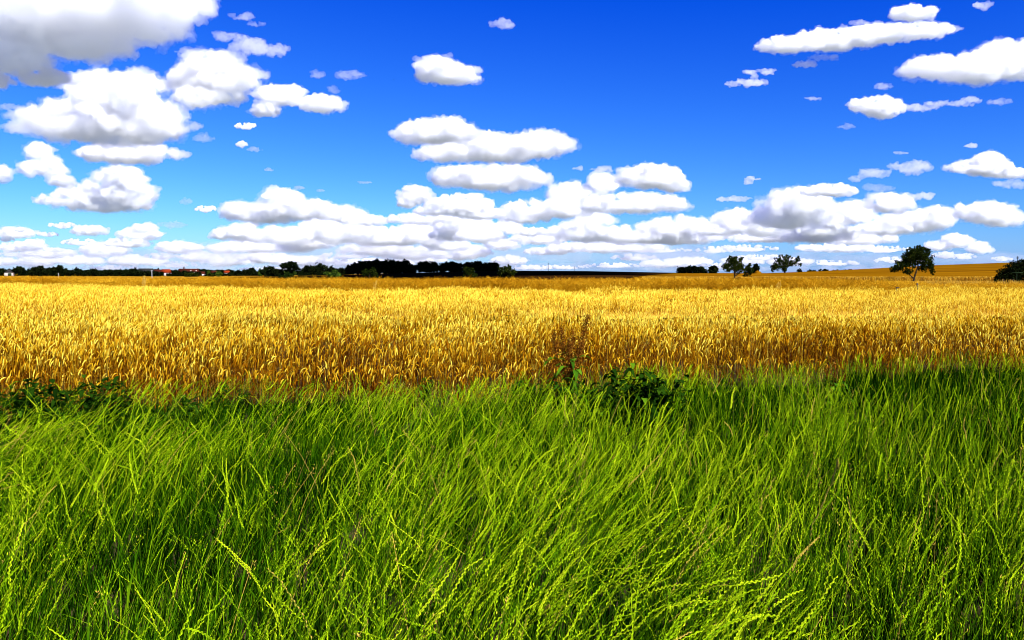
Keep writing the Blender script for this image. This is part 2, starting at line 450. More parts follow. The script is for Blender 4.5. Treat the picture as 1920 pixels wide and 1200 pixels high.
# ---------------------------------------------------------------- wheat
def wheat_band(bag, dens, y0, y1, lod):
    x, y = wedge(dens, y0, y1, k=.67, m=1.4)
    gap = hnoise(x * .55, y, 1.3, 11) * .6 + hnoise(x, y, .5, 12) * .4
    gap = gap - .45 * np.exp(-((y - 20.3 - 2.6 * (hnoise(x, x * 0, 2.4, 23) - .5)) / 1.3) ** 2) * (.55 + 1.1 * hnoise(x, y, 1.5, 24))
    rows = .5 + .5 * np.sin((x * .985 - y * .17) * 2 * math.pi / .30)
    keep = (y > EDGE(x) + .0) & (y < FAR(x, y) + .4 * hnoise(x, y, 1.5, 4)) & (rng.random(len(x)) < np.where(gap < .36, .2, 1.0))
    if lod < 2:
        keep &= rng.random(len(x)) < .30 + .70 * rows
    x, y, gap = x[keep], y[keep], gap[keep]
    n = len(x)
    h = rng.normal(.74, .06, n) * (.80 + .20 * hnoise(x, y, 2.2, 13) + .30 * hnoise(x, y, .38, 15) - .04 + .34 * (hnoise(x * .8, y * .55, .9, 27) - .5) * np.clip((y - 14) / 5, 0, 1)) * np.where(gap < .36, .74, 1)
    h *= np.clip(.56 + .44 * (y - EDGE(x)) / rng.uniform(.5, 2.4, n), .5, 1)
    az = rng.normal(.4, 1.3, n)
    lean = np.abs(rng.normal(.03, .07, n)); bend = np.abs(rng.normal(.02, .06, n))
    lodged = np.clip((hnoise(x, y, 1.4, 17) * .65 + hnoise(x, y, .5, 18) * .35 - .60) * 6, 0, 1) * np.clip((y - EDGE(x) - 1.2) / 2, 0, 1)
    az = az * (1 - lodged) + (hnoise(x, y, 2.5, 19) * 5 - .8) * lodged
    lean += lodged * .55 * rng.uniform(.6, 1.1, n)
    base = np.stack([x, y, np.zeros(n)], 1)
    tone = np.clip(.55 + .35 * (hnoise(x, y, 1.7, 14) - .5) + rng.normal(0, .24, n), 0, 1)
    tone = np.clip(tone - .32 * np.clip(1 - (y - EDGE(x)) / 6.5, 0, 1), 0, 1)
    ts = [[0, .4, .75, .95], [.45, .75, .95], [.6, .95]][lod]
    C = curve(base, h, az, lean, bend, ts)
    top = C[:, -1]
    dirn = C[:, -1] - C[:, -2]; dirn /= np.linalg.norm(dirn, axis=1, keepdims=True)
    K = [6, 4, 3][lod]
    el = rng.uniform(.080, .118, n) * [1, 1.08, 1.25][lod]
    nod = rng.beta(1.1, 2.3, n) * 2.2
    out = hdir(az)
    E_ = np.empty((n, K, 3)); E_[:, 0] = top
    for k in range(1, K):
        a = nod * (k - .5) / (K - 1)
        step = dirn * np.cos(a)[:, None] + out * np.sin(a)[:, None] - np.array([0, 0, 1.0]) * (np.maximum(a - .7, 0) * .45)[:, None]
        step /= np.linalg.norm(step, axis=1, keepdims=True)
        E_[:, k] = E_[:, k - 1] + step * (el / (K - 1))[:, None]
    prof = [[.3, 1, .72, 1, .8, .15], [.4, 1, .85, .15], [.6, 1, .2]][lod]
    rad = rng.uniform(.0068, .0094, n)[:, None] * np.array(prof)[None] * [1, 1.1, 1.35][lod]
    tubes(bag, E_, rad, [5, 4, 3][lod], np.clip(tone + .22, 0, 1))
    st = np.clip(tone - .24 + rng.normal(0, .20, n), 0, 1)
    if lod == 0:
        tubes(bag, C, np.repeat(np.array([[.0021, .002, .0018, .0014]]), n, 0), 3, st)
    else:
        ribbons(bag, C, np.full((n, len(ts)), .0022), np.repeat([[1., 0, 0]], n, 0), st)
    if lod < 2:
        for rep in range(2 if lod == 0 else 1):
            f = rng.uniform(.35, .85, n)
            la = rng.uniform(0, 6.283, n); ll = rng.uniform(.12, .24, n)
            p0 = base + (C[:, -1] - base) * f[:, None]
            q = np.array([0, .35, .7, 1.])
            LC = p0[:, None] + hdir(la)[:, None] * (ll[:, None] * q * .75)[..., None]
            LC[..., 2] += ll[:, None] * (.55 * q - 1.15 * q ** 2)
            ribbons(bag, LC, rng.uniform(.003, .0055, n)[:, None] * np.array([.7, 1, .7, .08]), hdir(la + 1.57), np.clip(st + rng.normal(0, .2, n), 0, 1))

def build_wheat():
    bag = Bag()
    wheat_band(bag, 225, 7.0, 16.5, 0)
    wheat_band(bag, 175, 16.5, 27, 1)
    wheat_band(bag, 90, 27, 72, 2)
    tag(link("wheat", bag.mesh("wheat", M_wheat)), kind="stuff")
build_wheat()
sheet("soil_bed", lambda d: 960 - F * (.9 + 3 / d), lambda d: 960 + F * (.9 + 3 / d), 1.0, 90, .004, M_soil)

def build_canopy(name, y0, y1, back, z, mat, px0=-150, px1=2080, jitter=.05, front=None):
    ds = np.linspace(0, 1, 60); ps = np.linspace(px0, px1, 260)
    V = np.empty((60, 260, 3))
    a = np.array([y0(p) for p in ps]); b = np.array([y1(p) for p in ps])
    d = a[None] + (b - a)[None] * ds[:, None]
    V[..., 0] = (ps[None] - 960) / F * d; V[..., 1] = d
    V[..., 2] = z + ht(V[..., 0], d) + rng.normal(0, jitter, d.shape)
    i = (np.arange(59)[:, None] * 260 + np.arange(259)[None]).ravel()
    me = mesh_from(name, V.reshape(-1, 3), np.stack([i, i + 1, i + 261, i + 260], 1), mat, False)
    return tag(link(name, me), kind="stuff")
farp = lambda p: float(np.interp(p, [-200, 0, 300, 700, 960, 1400, 1700, 1920, 2100], [70, 66, 52, 45, 43.5, 43.5, 46, 50, 54]))
build_canopy("wheat_straw", lambda p: 22, lambda p: farp(p) - .5, None, .50, M_straw)

# ---------------------------------------------------------------- seed crop beyond the wheat
def rape_plants(bag, x, y, hmean, pods, wscale=1.0):
    n = len(x)
    h = (hmean + rng.normal(0, .07, n)) * (.94 + .12 * hnoise(x, y, 3, 21))
    base = np.stack([x, y, ht(x, y)], 1)
    tone = np.clip(.5 + .5 * (hnoise(x, y, 4, 22) - .5) + rng.normal(0, .15, n), 0, 1)
    az = rng.uniform(0, 6.283, n)
    C = curve(base, h, az, rng.uniform(0, .12, n), rng.uniform(0, .1, n), [0, .5, 1])
    ribbons(bag, C, np.repeat(np.array([[.009, .007, .003]]), n, 0) * wscale, np.repeat([[1., 0, 0]], n, 0), tone * .8)
    for k in range(pods):
        f = rng.uniform(.30, 1.0, n)
        p0 = base + (C[:, 2] - base) * f[:, None]
        a = rng.uniform(0, 6.283, n); L = rng.uniform(.14, .34, n) * (1.25 - .6 * f)
        up = rng.uniform(.2, 1.1, n)
        p1 = p0 + hdir(a) * L[:, None]; p1[:, 2] += up * L
        p1[:, 2] = np.minimum(p1[:, 2], base[:, 2] + h * 1.06)
        mid = (p0 + p1) / 2; mid[:, 2] -= .03
        LC = np.stack([p0, mid, p1], 1)
        v = rng.normal(size=(n, 3)); v /= np.linalg.norm(v, axis=1, keepdims=True)
        ribbons(bag, LC, rng.uniform(.005, .011, n)[:, None] * np.array([.7, 1, .3]) * wscale, v, np.clip(tone + rng.normal(.05, .22, n), 0, 1))

def build_rape():
    bag = Bag()
    p = rng.uniform(-120, 2060, 9000)
    dd = np.array([farp(q) for q in p]) + 1.3 + rng.random(9000) ** 1.6 * 7
    p_hi = p < 1740
    x = (p - 960) / F * dd
    rape_plants(bag, x[p_hi], dd[p_hi], np.interp(p[p_hi], [1480, 1690, 1740], [1.33, 1.12, 1.0]), 22)
    rape_plants(bag, x[~p_hi], dd[~p_hi], .92, 22)
    p = rng.uniform(-120, 2040, 5000)
    dd = np.array([farp(q) for q in p]) + 7 + rng.random(5000) * 9
    lo = p > 1740
    rape_plants(bag, ((p - 960) / F * dd)[~lo], dd[~lo], np.interp(p[~lo], [1480, 1690, 1740], [1.33, 1.12, 1.0]), 9, 1.5)
    rape_plants(bag, ((p - 960) / F * dd)[lo], dd[lo], .9, 9, 1.5)
    tag(link("rapeseed_crop", bag.mesh("rapeseed_crop", M_rape, False)), kind="stuff")
    build_canopy("rapeseed_stems", lambda q: farp(q) + 5, lambda q: farp(q) + 16, None, 1.06, M_rapebed, px1=1540, jitter=.06)
    build_canopy("rapeseed_stems", lambda q: farp(q) + 4, lambda q: farp(q) + 17, None, .66, M_rapebed, px0=1540, px1=2080, jitter=.06)
build_rape()

def build_far_strips():
    # pale ripe strip in front of the stubble slope
    bag = Bag()
    n = 26000
    d = np.where(rng.random(n) < .35, 176 + 3 * rng.random(n), 177 + 37 * rng.random(n)); p = rng.uniform(1205, 2020, n)
    open_ = ~((np.abs(p - 1378) < 13) & (d < 201))          # the crooked tree stands clear of the crop
    d, p = d[open_], p[open_]; n = len(d)
    x = (p - 960) / F * d
    base = np.stack([x, d, ht(x, d)], 1)
    C = curve(base, rng.uniform(.6, .95, n), rng.uniform(0, 6.283, n), rng.uniform(0, .3, n), rng.uniform(0, .3, n), [0, .6, 1])
    ribbons(bag, C, np.full((n, 3), .06), hdir(rng.uniform(0, 6.283, n)), np.clip(rng.normal(.4, .25, n), 0, 1))
    tag(link("barley", bag.mesh("barley", M_barley, False)), kind="stuff")
    build_canopy("barley_straw", lambda q: 201.0, lambda q: 215, None, .62, M_straw, px0=1205, px1=2020, jitter=.04)
    # pale wild grasses before the hedge at the right
    bag = Bag()
    n = 7000
    p = np.concatenate([rng.uniform(1735, 1990, n - 700), rng.uniform(1440, 1740, 700)]); d = rng.uniform(88, 104, n)
    x = (p - 960) / F * d
    keep = hnoise(x, d, 1.6, 31) > .36
    x, d, p = x[keep], d[keep], p[keep]; n = len(x)
    base = np.stack([x, d, ht(x, d)], 1)
    C = curve(base, rng.uniform(.35, .95, n) * (.65 + .6 * hnoise(x, d, 1.1, 33)), rng.uniform(0, 6.283, n), rng.uniform(0, .35, n), rng.uniform(0, .3, n), [0, .5, 1])
    ribbons(bag, C, np.repeat([[.014, .018, .008]], n, 0), hdir(rng.uniform(0, 6.283, n)), rng.random(n))
    tag(link("dry_grass", bag.mesh("dry_grass", M_barley, False)), kind="stuff")
build_far_strips()

def build_wood_edge():
    """the low dark mass of gardens and hedges that closes the gaps of the far treeline"""
    bag = Bag()
    n = 26000
    p = rng.uniform(-30, 566, n); d = rng.uniform(660, 700, n)
    top = 509.5 - 3.5 * hnoise(p, p * 0, 14, 51) - 2.5 * hnoise(p, p * 0, 5, 52) + np.where(p > 440, 3.0, 0)
    yb = 519.5 + (top - 519.5) * rng.random(n) ** .8
    P = np.stack([(p - 960) / F * d, d, EYE + (512 - yb) / F * d], 1)
    a = rng.normal(size=(n, 3)); a /= np.linalg.norm(a, axis=1, keepdims=True)
    LC = np.stack([P - a * .75, P, P + a * .75], 1)
    b = np.cross(a, rng.normal(size=(n, 3))); b /= np.linalg.norm(b, axis=1, keepdims=True)
    ribbons(bag, LC, np.repeat([[.1, .5, .1]], n, 0), b, np.clip(rng.normal(.35, .2, n), 0, 1))
    tag(link("woods", bag.mesh("woods", M_dark, False)), kind="stuff")
build_wood_edge()
# ---------------------------------------------------------------- trees
def root_at(name, px, d, label, cat, group=None):
    x = (px - 960) / F * d
    o = bpy.data.objects.new(name, None)
    col.objects.link(o)
    o.empty_display_size = .5
    o.location = (x, d, float(ht(x, d)))
    return tag(o, label, cat, group)

def loc_px(root, px, py, d):
    return np.array(at(px, py, d)) - np.array(root.location)

def leaf_cloud(blobs, n, size, trs, clump=.24, per=14):
    """blobs (k,6): centre and radii; leaves grow in clumps spread through the volume"""
    blobs = np.asarray(blobs, float)
    vol = blobs[:, 3] * blobs[:, 5]
    vol = vol / vol.sum()
    nc = max(6, n // per)
    bi = trs.choice(len(blobs), nc, p=vol)
    v = trs.normal(size=(nc, 3)); v /= np.linalg.norm(v, axis=1, keepdims=True)
    r = trs.random(nc) ** .45
    cc = blobs[bi, :3] + v * r[:, None] * blobs[bi, 3:6] * .92
    rad = np.minimum(blobs[bi, 3], blobs[bi, 5]) * clump * trs.uniform(.6, 1.4, nc)
    k = trs.integers(per // 2, per * 2, nc)
    idx = np.repeat(np.arange(nc), k)
    m = len(idx)
    p = cc[idx] + trs.normal(0, .55, (m, 3)) * rad[idx][:, None]
    a = trs.normal(size=(m, 3)); a /= np.linalg.norm(a, axis=1, keepdims=True)
    b = np.cross(a, trs.normal(size=(m, 3))); b /= np.linalg.norm(b, axis=1, keepdims=True)
    s = (size * trs.uniform(.6, 1.4, m))[:, None]
    V = np.stack([p - a * s, p + b * s * .5, p + a * s, p - b * s * .5], 1).reshape(-1, 3)
    q = np.arange(m) * 4
    tone = np.clip(trs.normal(.45, .2, nc)[idx] + trs.normal(0, .18, m), 0, 1)
    return V, np.stack([q, q + 1, q + 2, q + 3], 1), np.repeat(tone, 4)

def limb_mesh(paths, name="trunk"):
    """paths: list of (points, radii)"""
    bag = Bag()
    for pts, rr in paths:
        pts = np.asarray(pts, float)[None]
        tubes(bag, pts, np.asarray(rr, float)[None], 8, np.array([.5]))
    return mesh_from(name, np.concatenate(bag.v), np.concatenate(bag.f), M_bark, True)

def tree(px, d, blobs, label, leaves=900, size=.30, mat=None, group=None, name="tree", trunk=True, paths=None, cat="tree", clump=.24, trunk_r=.2):
    trs = np.random.default_rng(int(px * 31 + d) % 99991)
    o = root_at(name, px, d, label, cat, group)
    B = []
    for (bx, by, rx, ry) in blobs:
        c = loc_px(o, bx, by, d)
        k = d / F
        B.append((c[0], trs.uniform(-.25, .25) * rx * k, c[2], rx * k, max(rx, ry) * k * .85, ry * k))
    V, Fq, T = leaf_cloud(B, leaves, size, trs, clump)
    me = mesh_from("crown", V, Fq, mat or M_dark)
    put_tint(me, T)
    link("crown", me, o)
    if trunk:
        if paths is None:
            top = np.mean([b[:3] for b in B], 0)
            fork = np.array([top[0] * .5, 0, top[2] * .45])
            paths = [([(0, 0, -.2), fork * .5, fork, top], [trunk_r * 1.2, trunk_r, trunk_r * .85, trunk_r * .3])]
            for b in B[:5]:
                paths.append(([fork, (fork + np.array(b[:3])) / 2 + [0, 0, -.05], np.array(b[:3])], [trunk_r * .6, trunk_r * .4, trunk_r * .15]))
        else:
            k2 = []
            for pts, rr in paths:
                k2.append(([loc_px(o, a, b_, d) + np.array([0, off, 0]) for (a, b_, off) in pts], [r_ * d / F for r_ in rr]))
            paths = k2
        link("trunk", limb_mesh(paths), o)
    return o

ORD = "first second third fourth fifth sixth seventh eighth ninth tenth eleventh twelfth thirteenth fourteenth fifteenth sixteenth seventeenth eighteenth nineteenth twentieth".split()
def simple(px, top, w, base, d, label, group, mat=None, leaves=1500, conifer=False):
    h = base - top
    rs = np.random.default_rng(int(px * 17))
    if conifer:
        bl = [(px, base - h * .30, w * .5, h * .32), (px, base - h * .58, w * .36, h * .22), (px, base - h * .82, w * .18, h * .2)]
    else:
        bl = [(px, base - h * .50, w * .46, h * .47), (px, base - h * .22, w * .5, h * .24)]
        for k in range(4):
            a = rs.uniform(-.4, math.pi + .4)
            bl.append((px + math.cos(a) * w * .27, base - h * .52 - math.sin(a) * h * .26, w * rs.uniform(.16, .26), h * rs.uniform(.16, .25)))
    return tree(px, d, bl, label, leaves, .15 * math.sqrt(w * h) * d / F * .55 + .09, mat, group, clump=.3)

TL = "dark trees of the far treeline"
def run(items, fmt, d, group, base=519.5, **kw):
    for i, it in enumerate(items):
        px, top, w = it[:3]
        con = len(it) > 3 and it[3] == 'c'
        shape = "pointed conifer" if con else ("tall rounded tree" if base - top > 17 else "low bushy tree")
        simple(px, top - .6, w * 1.22, base, d + (i * 37 % 23) - 11, fmt.format(shape=shape, o=ORD[i]), group, conifer=con, **kw)

run([(3, 503, 12), (18, 505, 16), (32, 500.5, 16), (41, 499, 14), (54, 503, 6, 'c')], "dark {shape} around the white gabled house, {o} from the picture edge", 650, TL)
run([(65, 501, 16), (75, 498, 14), (85, 505, 14), (95, 501.5, 16), (104, 500, 14)], "dark {shape}, {o} after the white gabled house before the thin pole", 560, TL)
run([(112, 498, 14), (121, 504.5, 16), (131, 506.5, 14), (140, 506, 12), (147, 503, 14), (156, 507, 12), (166, 507, 14), (175, 503.5, 14), (186, 509, 12),
     (197, 508, 12), (206, 505.5, 11), (217, 505, 8, 'c'), (228, 504.5, 9), (236, 504.5, 9), (245, 505.5, 14), (252, 501.5, 11)],
    "dark {shape}, {o} of those between the two thin pale poles", 560, TL)
run([(297, 502, 7), (324, 507, 14), (331, 506.5, 12), (376, 504, 7)], "dark {shape} peeping over the red roofs, {o} from the left", 650, TL)
simple(391, 506.5, 8, 519.5, 520, "slim green conifer right of the small white wall among the houses", TL, M_lit, conifer=True)
run([(352, 512, 14), (364, 511.5, 16), (396, 512, 10)], "low dark green bush before the brown roofed house, {o} from the left", 470, "bushes before the houses", mat=M_mid)
simple(411, 509, 13, 519.5, 480, "round green bush standing just in front of the two small red roofs", TL, M_lit)
run([(413, 504.5, 12), (435, 511, 14), (446, 507.5, 14), (460, 506, 14), (471, 503, 17), (480, 508, 12)], "dark {shape}, {o} between the red roofs and the columnar tree", 570, TL)
simple(488, 501.5, 7, 519.5, 500, "slender green columnar tree left of the broad dark tree in the treeline", TL, M_lit)
run([(503, 499.5, 24), (519, 503, 16)], "dark {shape}, {o} between the columnar tree and the tallest round crown", 480, TL)
tree(543, 470, [(543, 500, 16, 9), (534, 498, 9, 6), (553, 499, 10, 8), (543, 494, 12, 5), (559, 504, 6, 8), (541, 511, 14, 8), (530, 508, 6, 5)],
     "tallest broad dark tree of the treeline, its round crown rising above its neighbours", 3200, .5, M_dark, TL)
run([(567, 509, 12), (577, 498.5, 24), (592, 500, 18), (602, 496, 26), (622, 500, 18), (638, 502, 14), (648, 506, 12)], "dark {shape}, {o} between the tallest round crown and the copse", 500, TL)
CP = "trees of the dark copse"
run([(658, 497, 18), (668, 492.5, 18), (680, 488, 18), (694, 488.5, 18), (708, 487.5, 20), (722, 489.5, 18), (734, 487, 20), (747, 486, 26), (762, 489, 18), (773, 497, 14)],
    "dark {shape} in the taller half of the copse, {o} from the left", 425, CP, base=514, leaves=2000)
run([(788, 491.5, 16), (801, 490.5, 16), (813, 491, 16), (830, 494, 22), (845, 490.5, 22), (860, 493.5, 18), (879, 492, 20), (897, 489.5, 24), (913, 493, 16), (925, 491.5, 20)],
    "dark {shape} in the lower half of the copse, {o} from the dip", 425, CP, base=510.5, leaves=2000)

run([(262, 508, 16), (277, 508.5, 16), (291, 509.5, 14), (301, 510, 12), (319, 512.5, 14), (333, 508.5, 16), (345, 508.5, 16), (357, 509, 16), (370, 509.5, 14)], "low dark hedge bush, {o} of those hiding the walls below the red roofs", 540, "bushes before the houses")
run([(372, 514, 12), (384, 516, 9), (401, 511.5, 14), (419, 513, 12), (428, 513, 14)], "low dark bush, {o} of those below the two small red roofs", 540, "bushes before the houses")

# green shrubs along the field margin
SH = "green shrubs along the field margin"
tree(543, 200, [(537, 514, 8, 6), (551, 514, 7, 6), (543, 517, 12, 5)], "low green double shrub in front of the tallest dark tree", 700, .22, M_lit, SH, "shrub", cat="shrub", trunk_r=.07)
tree(526, 210, [(526, 518, 6, 4)], "smallest green shrub just left of the low double shrub", 250, .2, M_lit, SH, "shrub", cat="shrub", trunk_r=.05)
tree(624, 180, [(620, 514, 12, 7), (630, 517, 10, 8), (613, 513, 6, 4), (626, 509, 8, 4)], "rounded bright green shrub in front of the gap before the copse", 900, .22, M_lit, SH, "shrub", cat="shrub", trunk_r=.08)
tree(693, 170, [(692, 512, 14, 7), (682, 511, 6, 4), (703, 515, 8, 7), (690, 506, 9, 3), (700, 506, 5, 5)], "ragged olive green shrub standing before the tall part of the copse", 900, .22, M_mid, SH, "shrub", cat="shrub", trunk_r=.08)
tree(878, 165, [(876, 508, 12, 7), (872, 502, 8, 4), (886, 515, 10, 8), (870, 516, 8, 6), (884, 503, 6, 3)], "ragged dark shrub on the brown field before the lower copse", 1000, .22, M_mid, SH, "shrub", cat="shrub", trunk_r=.08)
tree(950, 160, [(948, 508, 17, 8), (938, 503, 8, 4), (960, 512, 9, 7), (953, 502, 8, 4), (948, 516, 14, 7), (953.5, 498.5, 2, 3)], "broad spreading shrub at the right end of the copse", 1300, .22, M_mid, SH, "shrub", cat="shrub", trunk_r=.09)

# orchard trees at the right
tree(1378, 200, [(1377, 490, 15, 9), (1365, 501, 12, 10), (1385, 501, 15, 12), (1403, 507, 10, 11), (1390, 484.5, 5, 4.5), (1371, 485, 8, 5), (1406, 496, 4, 3), (1399, 517, 7, 4), (1408, 521, 3, 3), (1379, 483, 5, 3)],
     "crooked fruit tree with a drooping right branch standing at the stubble edge", 6500, .17, M_mid, "orchard trees", "fruit_tree", cat="tree", clump=.22,
     paths=[([(1377.8, 526.5, 0), (1377.4, 517, 0), (1377.2, 508, 0), (1376, 497, 0), (1375, 489, 0)], [1.9, 1.6, 1.3, .8, .3]),
            ([(1378, 518, 0), (1383, 514.5, 0), (1389, 510, .2), (1395, 506, .3), (1404, 508, .4)], [1.0, .9, .8, .6, .3]),
            ([(1377, 508, 0), (1370, 503, .3), (1363, 500, .4)], [.8, .6, .3]), ([(1377, 506, 0), (1384, 498, -.3), (1390, 488, -.4)], [.8, .5, .2])])
tree(1473, 380, [(1470, 490, 14, 9), (1456, 499, 10, 9), (1450, 500, 6, 6), (1486, 494, 12, 8), (1471, 501, 8, 9), (1495, 489, 7, 6), (1500, 496, 5, 4), (1466, 481, 8, 4), (1480, 482, 8, 5), (1497, 482, 4, 3), (1459, 487, 8, 6), (1449, 507, 5, 4), (1471, 507, 5, 4)],
     "spreading fruit tree with low branches on the skyline of the slope", 6500, .27, M_mid, "orchard trees", "fruit_tree", cat="tree", clump=.22,
     paths=[([(1471.5, 514, 0), (1471.5, 508, 0), (1470, 499, 0), (1469, 489, 0)], [1.5, 1.3, .8, .3]),
            ([(1471.5, 507, 0), (1480, 498, .3), (1492, 492, .4)], [.9, .6, .2]), ([(1471, 506, 0), (1462, 499, .3), (1453, 498, .4)], [.9, .6, .2])])
tree(1713, 170, [(1720, 475, 22, 13), (1709, 483, 18, 13), (1735, 487, 16, 14), (1727, 468, 17, 6), (1706, 468, 9, 5), (1690, 497, 14, 8), (1678, 505, 10, 7), (1744, 500, 9, 10), (1702, 508, 10, 8), (1732, 502, 10, 9), (1698, 488, 8, 8), (1681, 492, 4, 4), (1749, 510, 5, 6), (1722, 463, 8, 3), (1697, 493, 14, 9), (1688, 503, 11, 6), (1712, 495, 10, 8)],
     "largest lone fruit tree with a wide rounded crown and leaning trunk before the slope", 12000, .17, M_mid, "orchard trees", "fruit_tree", cat="tree", clump=.20,
     paths=[([(1712.5, 528, 0), (1714, 521, 0), (1717, 512, 0), (1721, 500, 0), (1722, 486, 0), (1721, 474, 0)], [2.0, 1.7, 1.5, 1.1, .7, .3]),
            ([(1713.5, 523, 0), (1709, 518.5, 0), (1703, 512, .2), (1693, 503, .3), (1681, 501, .3)], [1.2, 1.0, .8, .5, .2]),
            ([(1719, 506, 0), (1728, 497, .3), (1738, 489, .4)], [.9, .6, .2]), ([(1721, 498, 0), (1712, 488, -.3), (1707, 478, -.4)], [.8, .5, .2])])
SK = "small trees on the far skyline"
run([(1279, 500, 16), (1291, 499, 14), (1303, 498.8, 14), (1315, 500, 14), (1322, 504, 9)], "dark {shape} in the clump beside the crooked fruit tree, {o} from left", 405, SK, base=515, leaves=1500)
simple(1338, 498, 22, 514.5, 400, "single round dark tree between the small clump and the crooked fruit tree", SK)
simple(1417, 494.5, 14, 513, 400, "dark round tree just behind the drooping side of the crooked fruit tree", SK)
run([(1499, 504, 9), (1521, 506, 15), (1543, 504, 17), (1568, 505.5, 15), (1592, 505, 19)], "low skyline bush, {o} to the right of the spreading fruit tree", 424, SK, base=511, leaves=600)
tree(1898, 110, [(1898, 508, 22, 15), (1912, 500, 18, 14), (1884, 517, 18, 13), (1872, 525, 10, 8), (1922, 510, 20, 20), (1866, 529, 6, 4), (1900, 524, 24, 9), (1918, 492, 10, 6)],
     "big dark hedge bush at the right edge of the field", 7000, .13, M_dark, None, "hedge_bush", cat="bush", trunk_r=.1)

# straw heap behind the crooked tree
o = root_at("straw_heap", 1420, 395, "small pale straw heap on the slope behind the crooked fruit tree", "straw heap")
iv, jf = ICO2
me = mesh_from("heap", iv * np.array([1.7, 1.5, 1.35]) * (1 + .12 * rng.normal(size=(len(iv), 1))), jf, M_stubble, True)
hp = link("heap", me, o)
me2 = mesh_from("foot", iv * np.array([2.3, 2.0, .5]) * (1 + .1 * rng.normal(size=(len(iv), 1))), jf, M_stubble, True)
link("foot", me2, o)

# ---------------------------------------------------------------- houses
def prism(w, dp, z0, z1, ov=.25):
    """gable roof: ridge along local x"""
    a, b = w / 2 + ov, dp / 2 + ov
    V = [(-a, -b, z0), (a, -b, z0), (a, b, z0), (-a, b, z0), (-a, 0, z1), (a, 0, z1)]
    return V, [np.array([[0, 1, 5, 4], [2, 3, 4, 5], [3, 2, 1, 0]]), np.array([[1, 2, 5], [3, 0, 4]])]

def box(x0, x1, y0, y1, z0, z1):
    V = [(x0, y0, z0), (x1, y0, z0), (x1, y1, z0), (x0, y1, z0), (x0, y0, z1), (x1, y0, z1), (x1, y1, z1), (x0, y1, z1)]
    return V, np.array([[0, 3, 2, 1], [4, 5, 6, 7], [0, 1, 5, 4], [1, 2, 6, 5], [2, 3, 7, 6], [3, 0, 4, 7]])

def box_ob(name, b, mat, parent):
    V, Fq = box(*b)
    return link(name, mesh_from(name, V, Fq, mat), parent)

def house(px, d, w, dp, eave, ridge, rot, roof, label, windows=2, chimney=False, door=True, wall=None):
    o = root_at("house", px, d, label, "house", "houses of the far village")
    o.rotation_euler = (0, 0, R(rot))
    wall = wall or M_white
    # walls with gables, one closed body
    a, b = w / 2, dp / 2
    V = [(-a, -b, -1), (a, -b, -1), (a, b, -1), (-a, b, -1), (-a, -b, eave), (a, -b, eave), (a, b, eave), (-a, b, eave), (-a, 0, ridge - .15), (a, 0, ridge - .15)]
    Fq = [np.array([[0, 3, 2, 1], [0, 1, 5, 4], [2, 3, 7, 6]]), np.array([[1, 2, 6, 9, 5], [3, 0, 4, 8, 7]])]
    link("wall", mesh_from("wall", V, Fq, wall), o)
    V, Fr = prism(w, dp, eave - .1, ridge)
    V = [(x, y, z + .08) for x, y, z in V]
    rf = link("roof", mesh_from("roof", V, Fr, roof), o)
    if chimney:
        box_ob("chimney", (-a * .5 - .35, -a * .5 + .35, -.3, .4, ridge - .8, ridge + 1.5), M_tile2, rf)
    for k in range(windows):
        xw = -a + w * (k + .5) / windows
        box_ob("window", (xw - .45, xw + .45, -b - .05, -b + .1, eave * .42, eave * .82), M_glass, o)
    if door:
        box_ob("door", (a - .02, a + .06, -.5, .5, -.2, 1.9), M_slate, o)
    return o

h1 = house(19, 600, 11, 5.6, 2.6, 4.9, -62, M_slate, "small white gabled house with a dark roof at the far edge of the village", 1)
link("gable_door", mesh_from("gable_door", *box(5.52, 5.62, -.2, 1.8, -.3, 2.2), M_green), h1)
house(275, 600, 10, 7, 3.2, 5.6, 6, M_slate, "dark roofed barn left of the brightest red roof", 2, wall=M_slate)
house(297, 615, 8, 6, 3.0, 4.9, 8, M_tile2, "house with dull red roof directly left of the brightest red roof")
house(313, 600, 5.6, 6, 2.4, 5.0, 4, M_tile, "white walled house with the brightest red roof beside the tall pale pole", 2)
h3 = house(355, 600, 14, 7, 2.9, 5.4, 5, M_tile2, "long house with brown red roof, chimney and two white dormers", 4, True)
for xd in (2.3, 6.2):
    V = [(xd - .95, -2.6, 3.1), (xd + .95, -2.6, 3.1), (xd, -2.6, 4.3), (xd - .95, -.9, 3.1), (xd + .95, -.9, 3.1), (xd, -.9, 4.3)]
    link("dormer", mesh_from("dormer", V, [np.array([[0, 1, 2], [5, 4, 3]]), np.array([[0, 3, 4, 1], [1, 4, 5, 2], [2, 5, 3, 0]])], M_white), h3)
house(380, 585, 3.4, 5, 1.6, 3.2, 10, M_tile2, "small low white house with dark red roof right of the dormers", 1)
house(402, 600, 3.6, 5, 2.2, 3.9, 0, M_tile2, "small dull brown red roofed house left of the round green bush", 1)
house(425, 600, 4.6, 5, 2.2, 3.9, 0, M_tile, "small bright red roofed house right of the round green bush", 1)

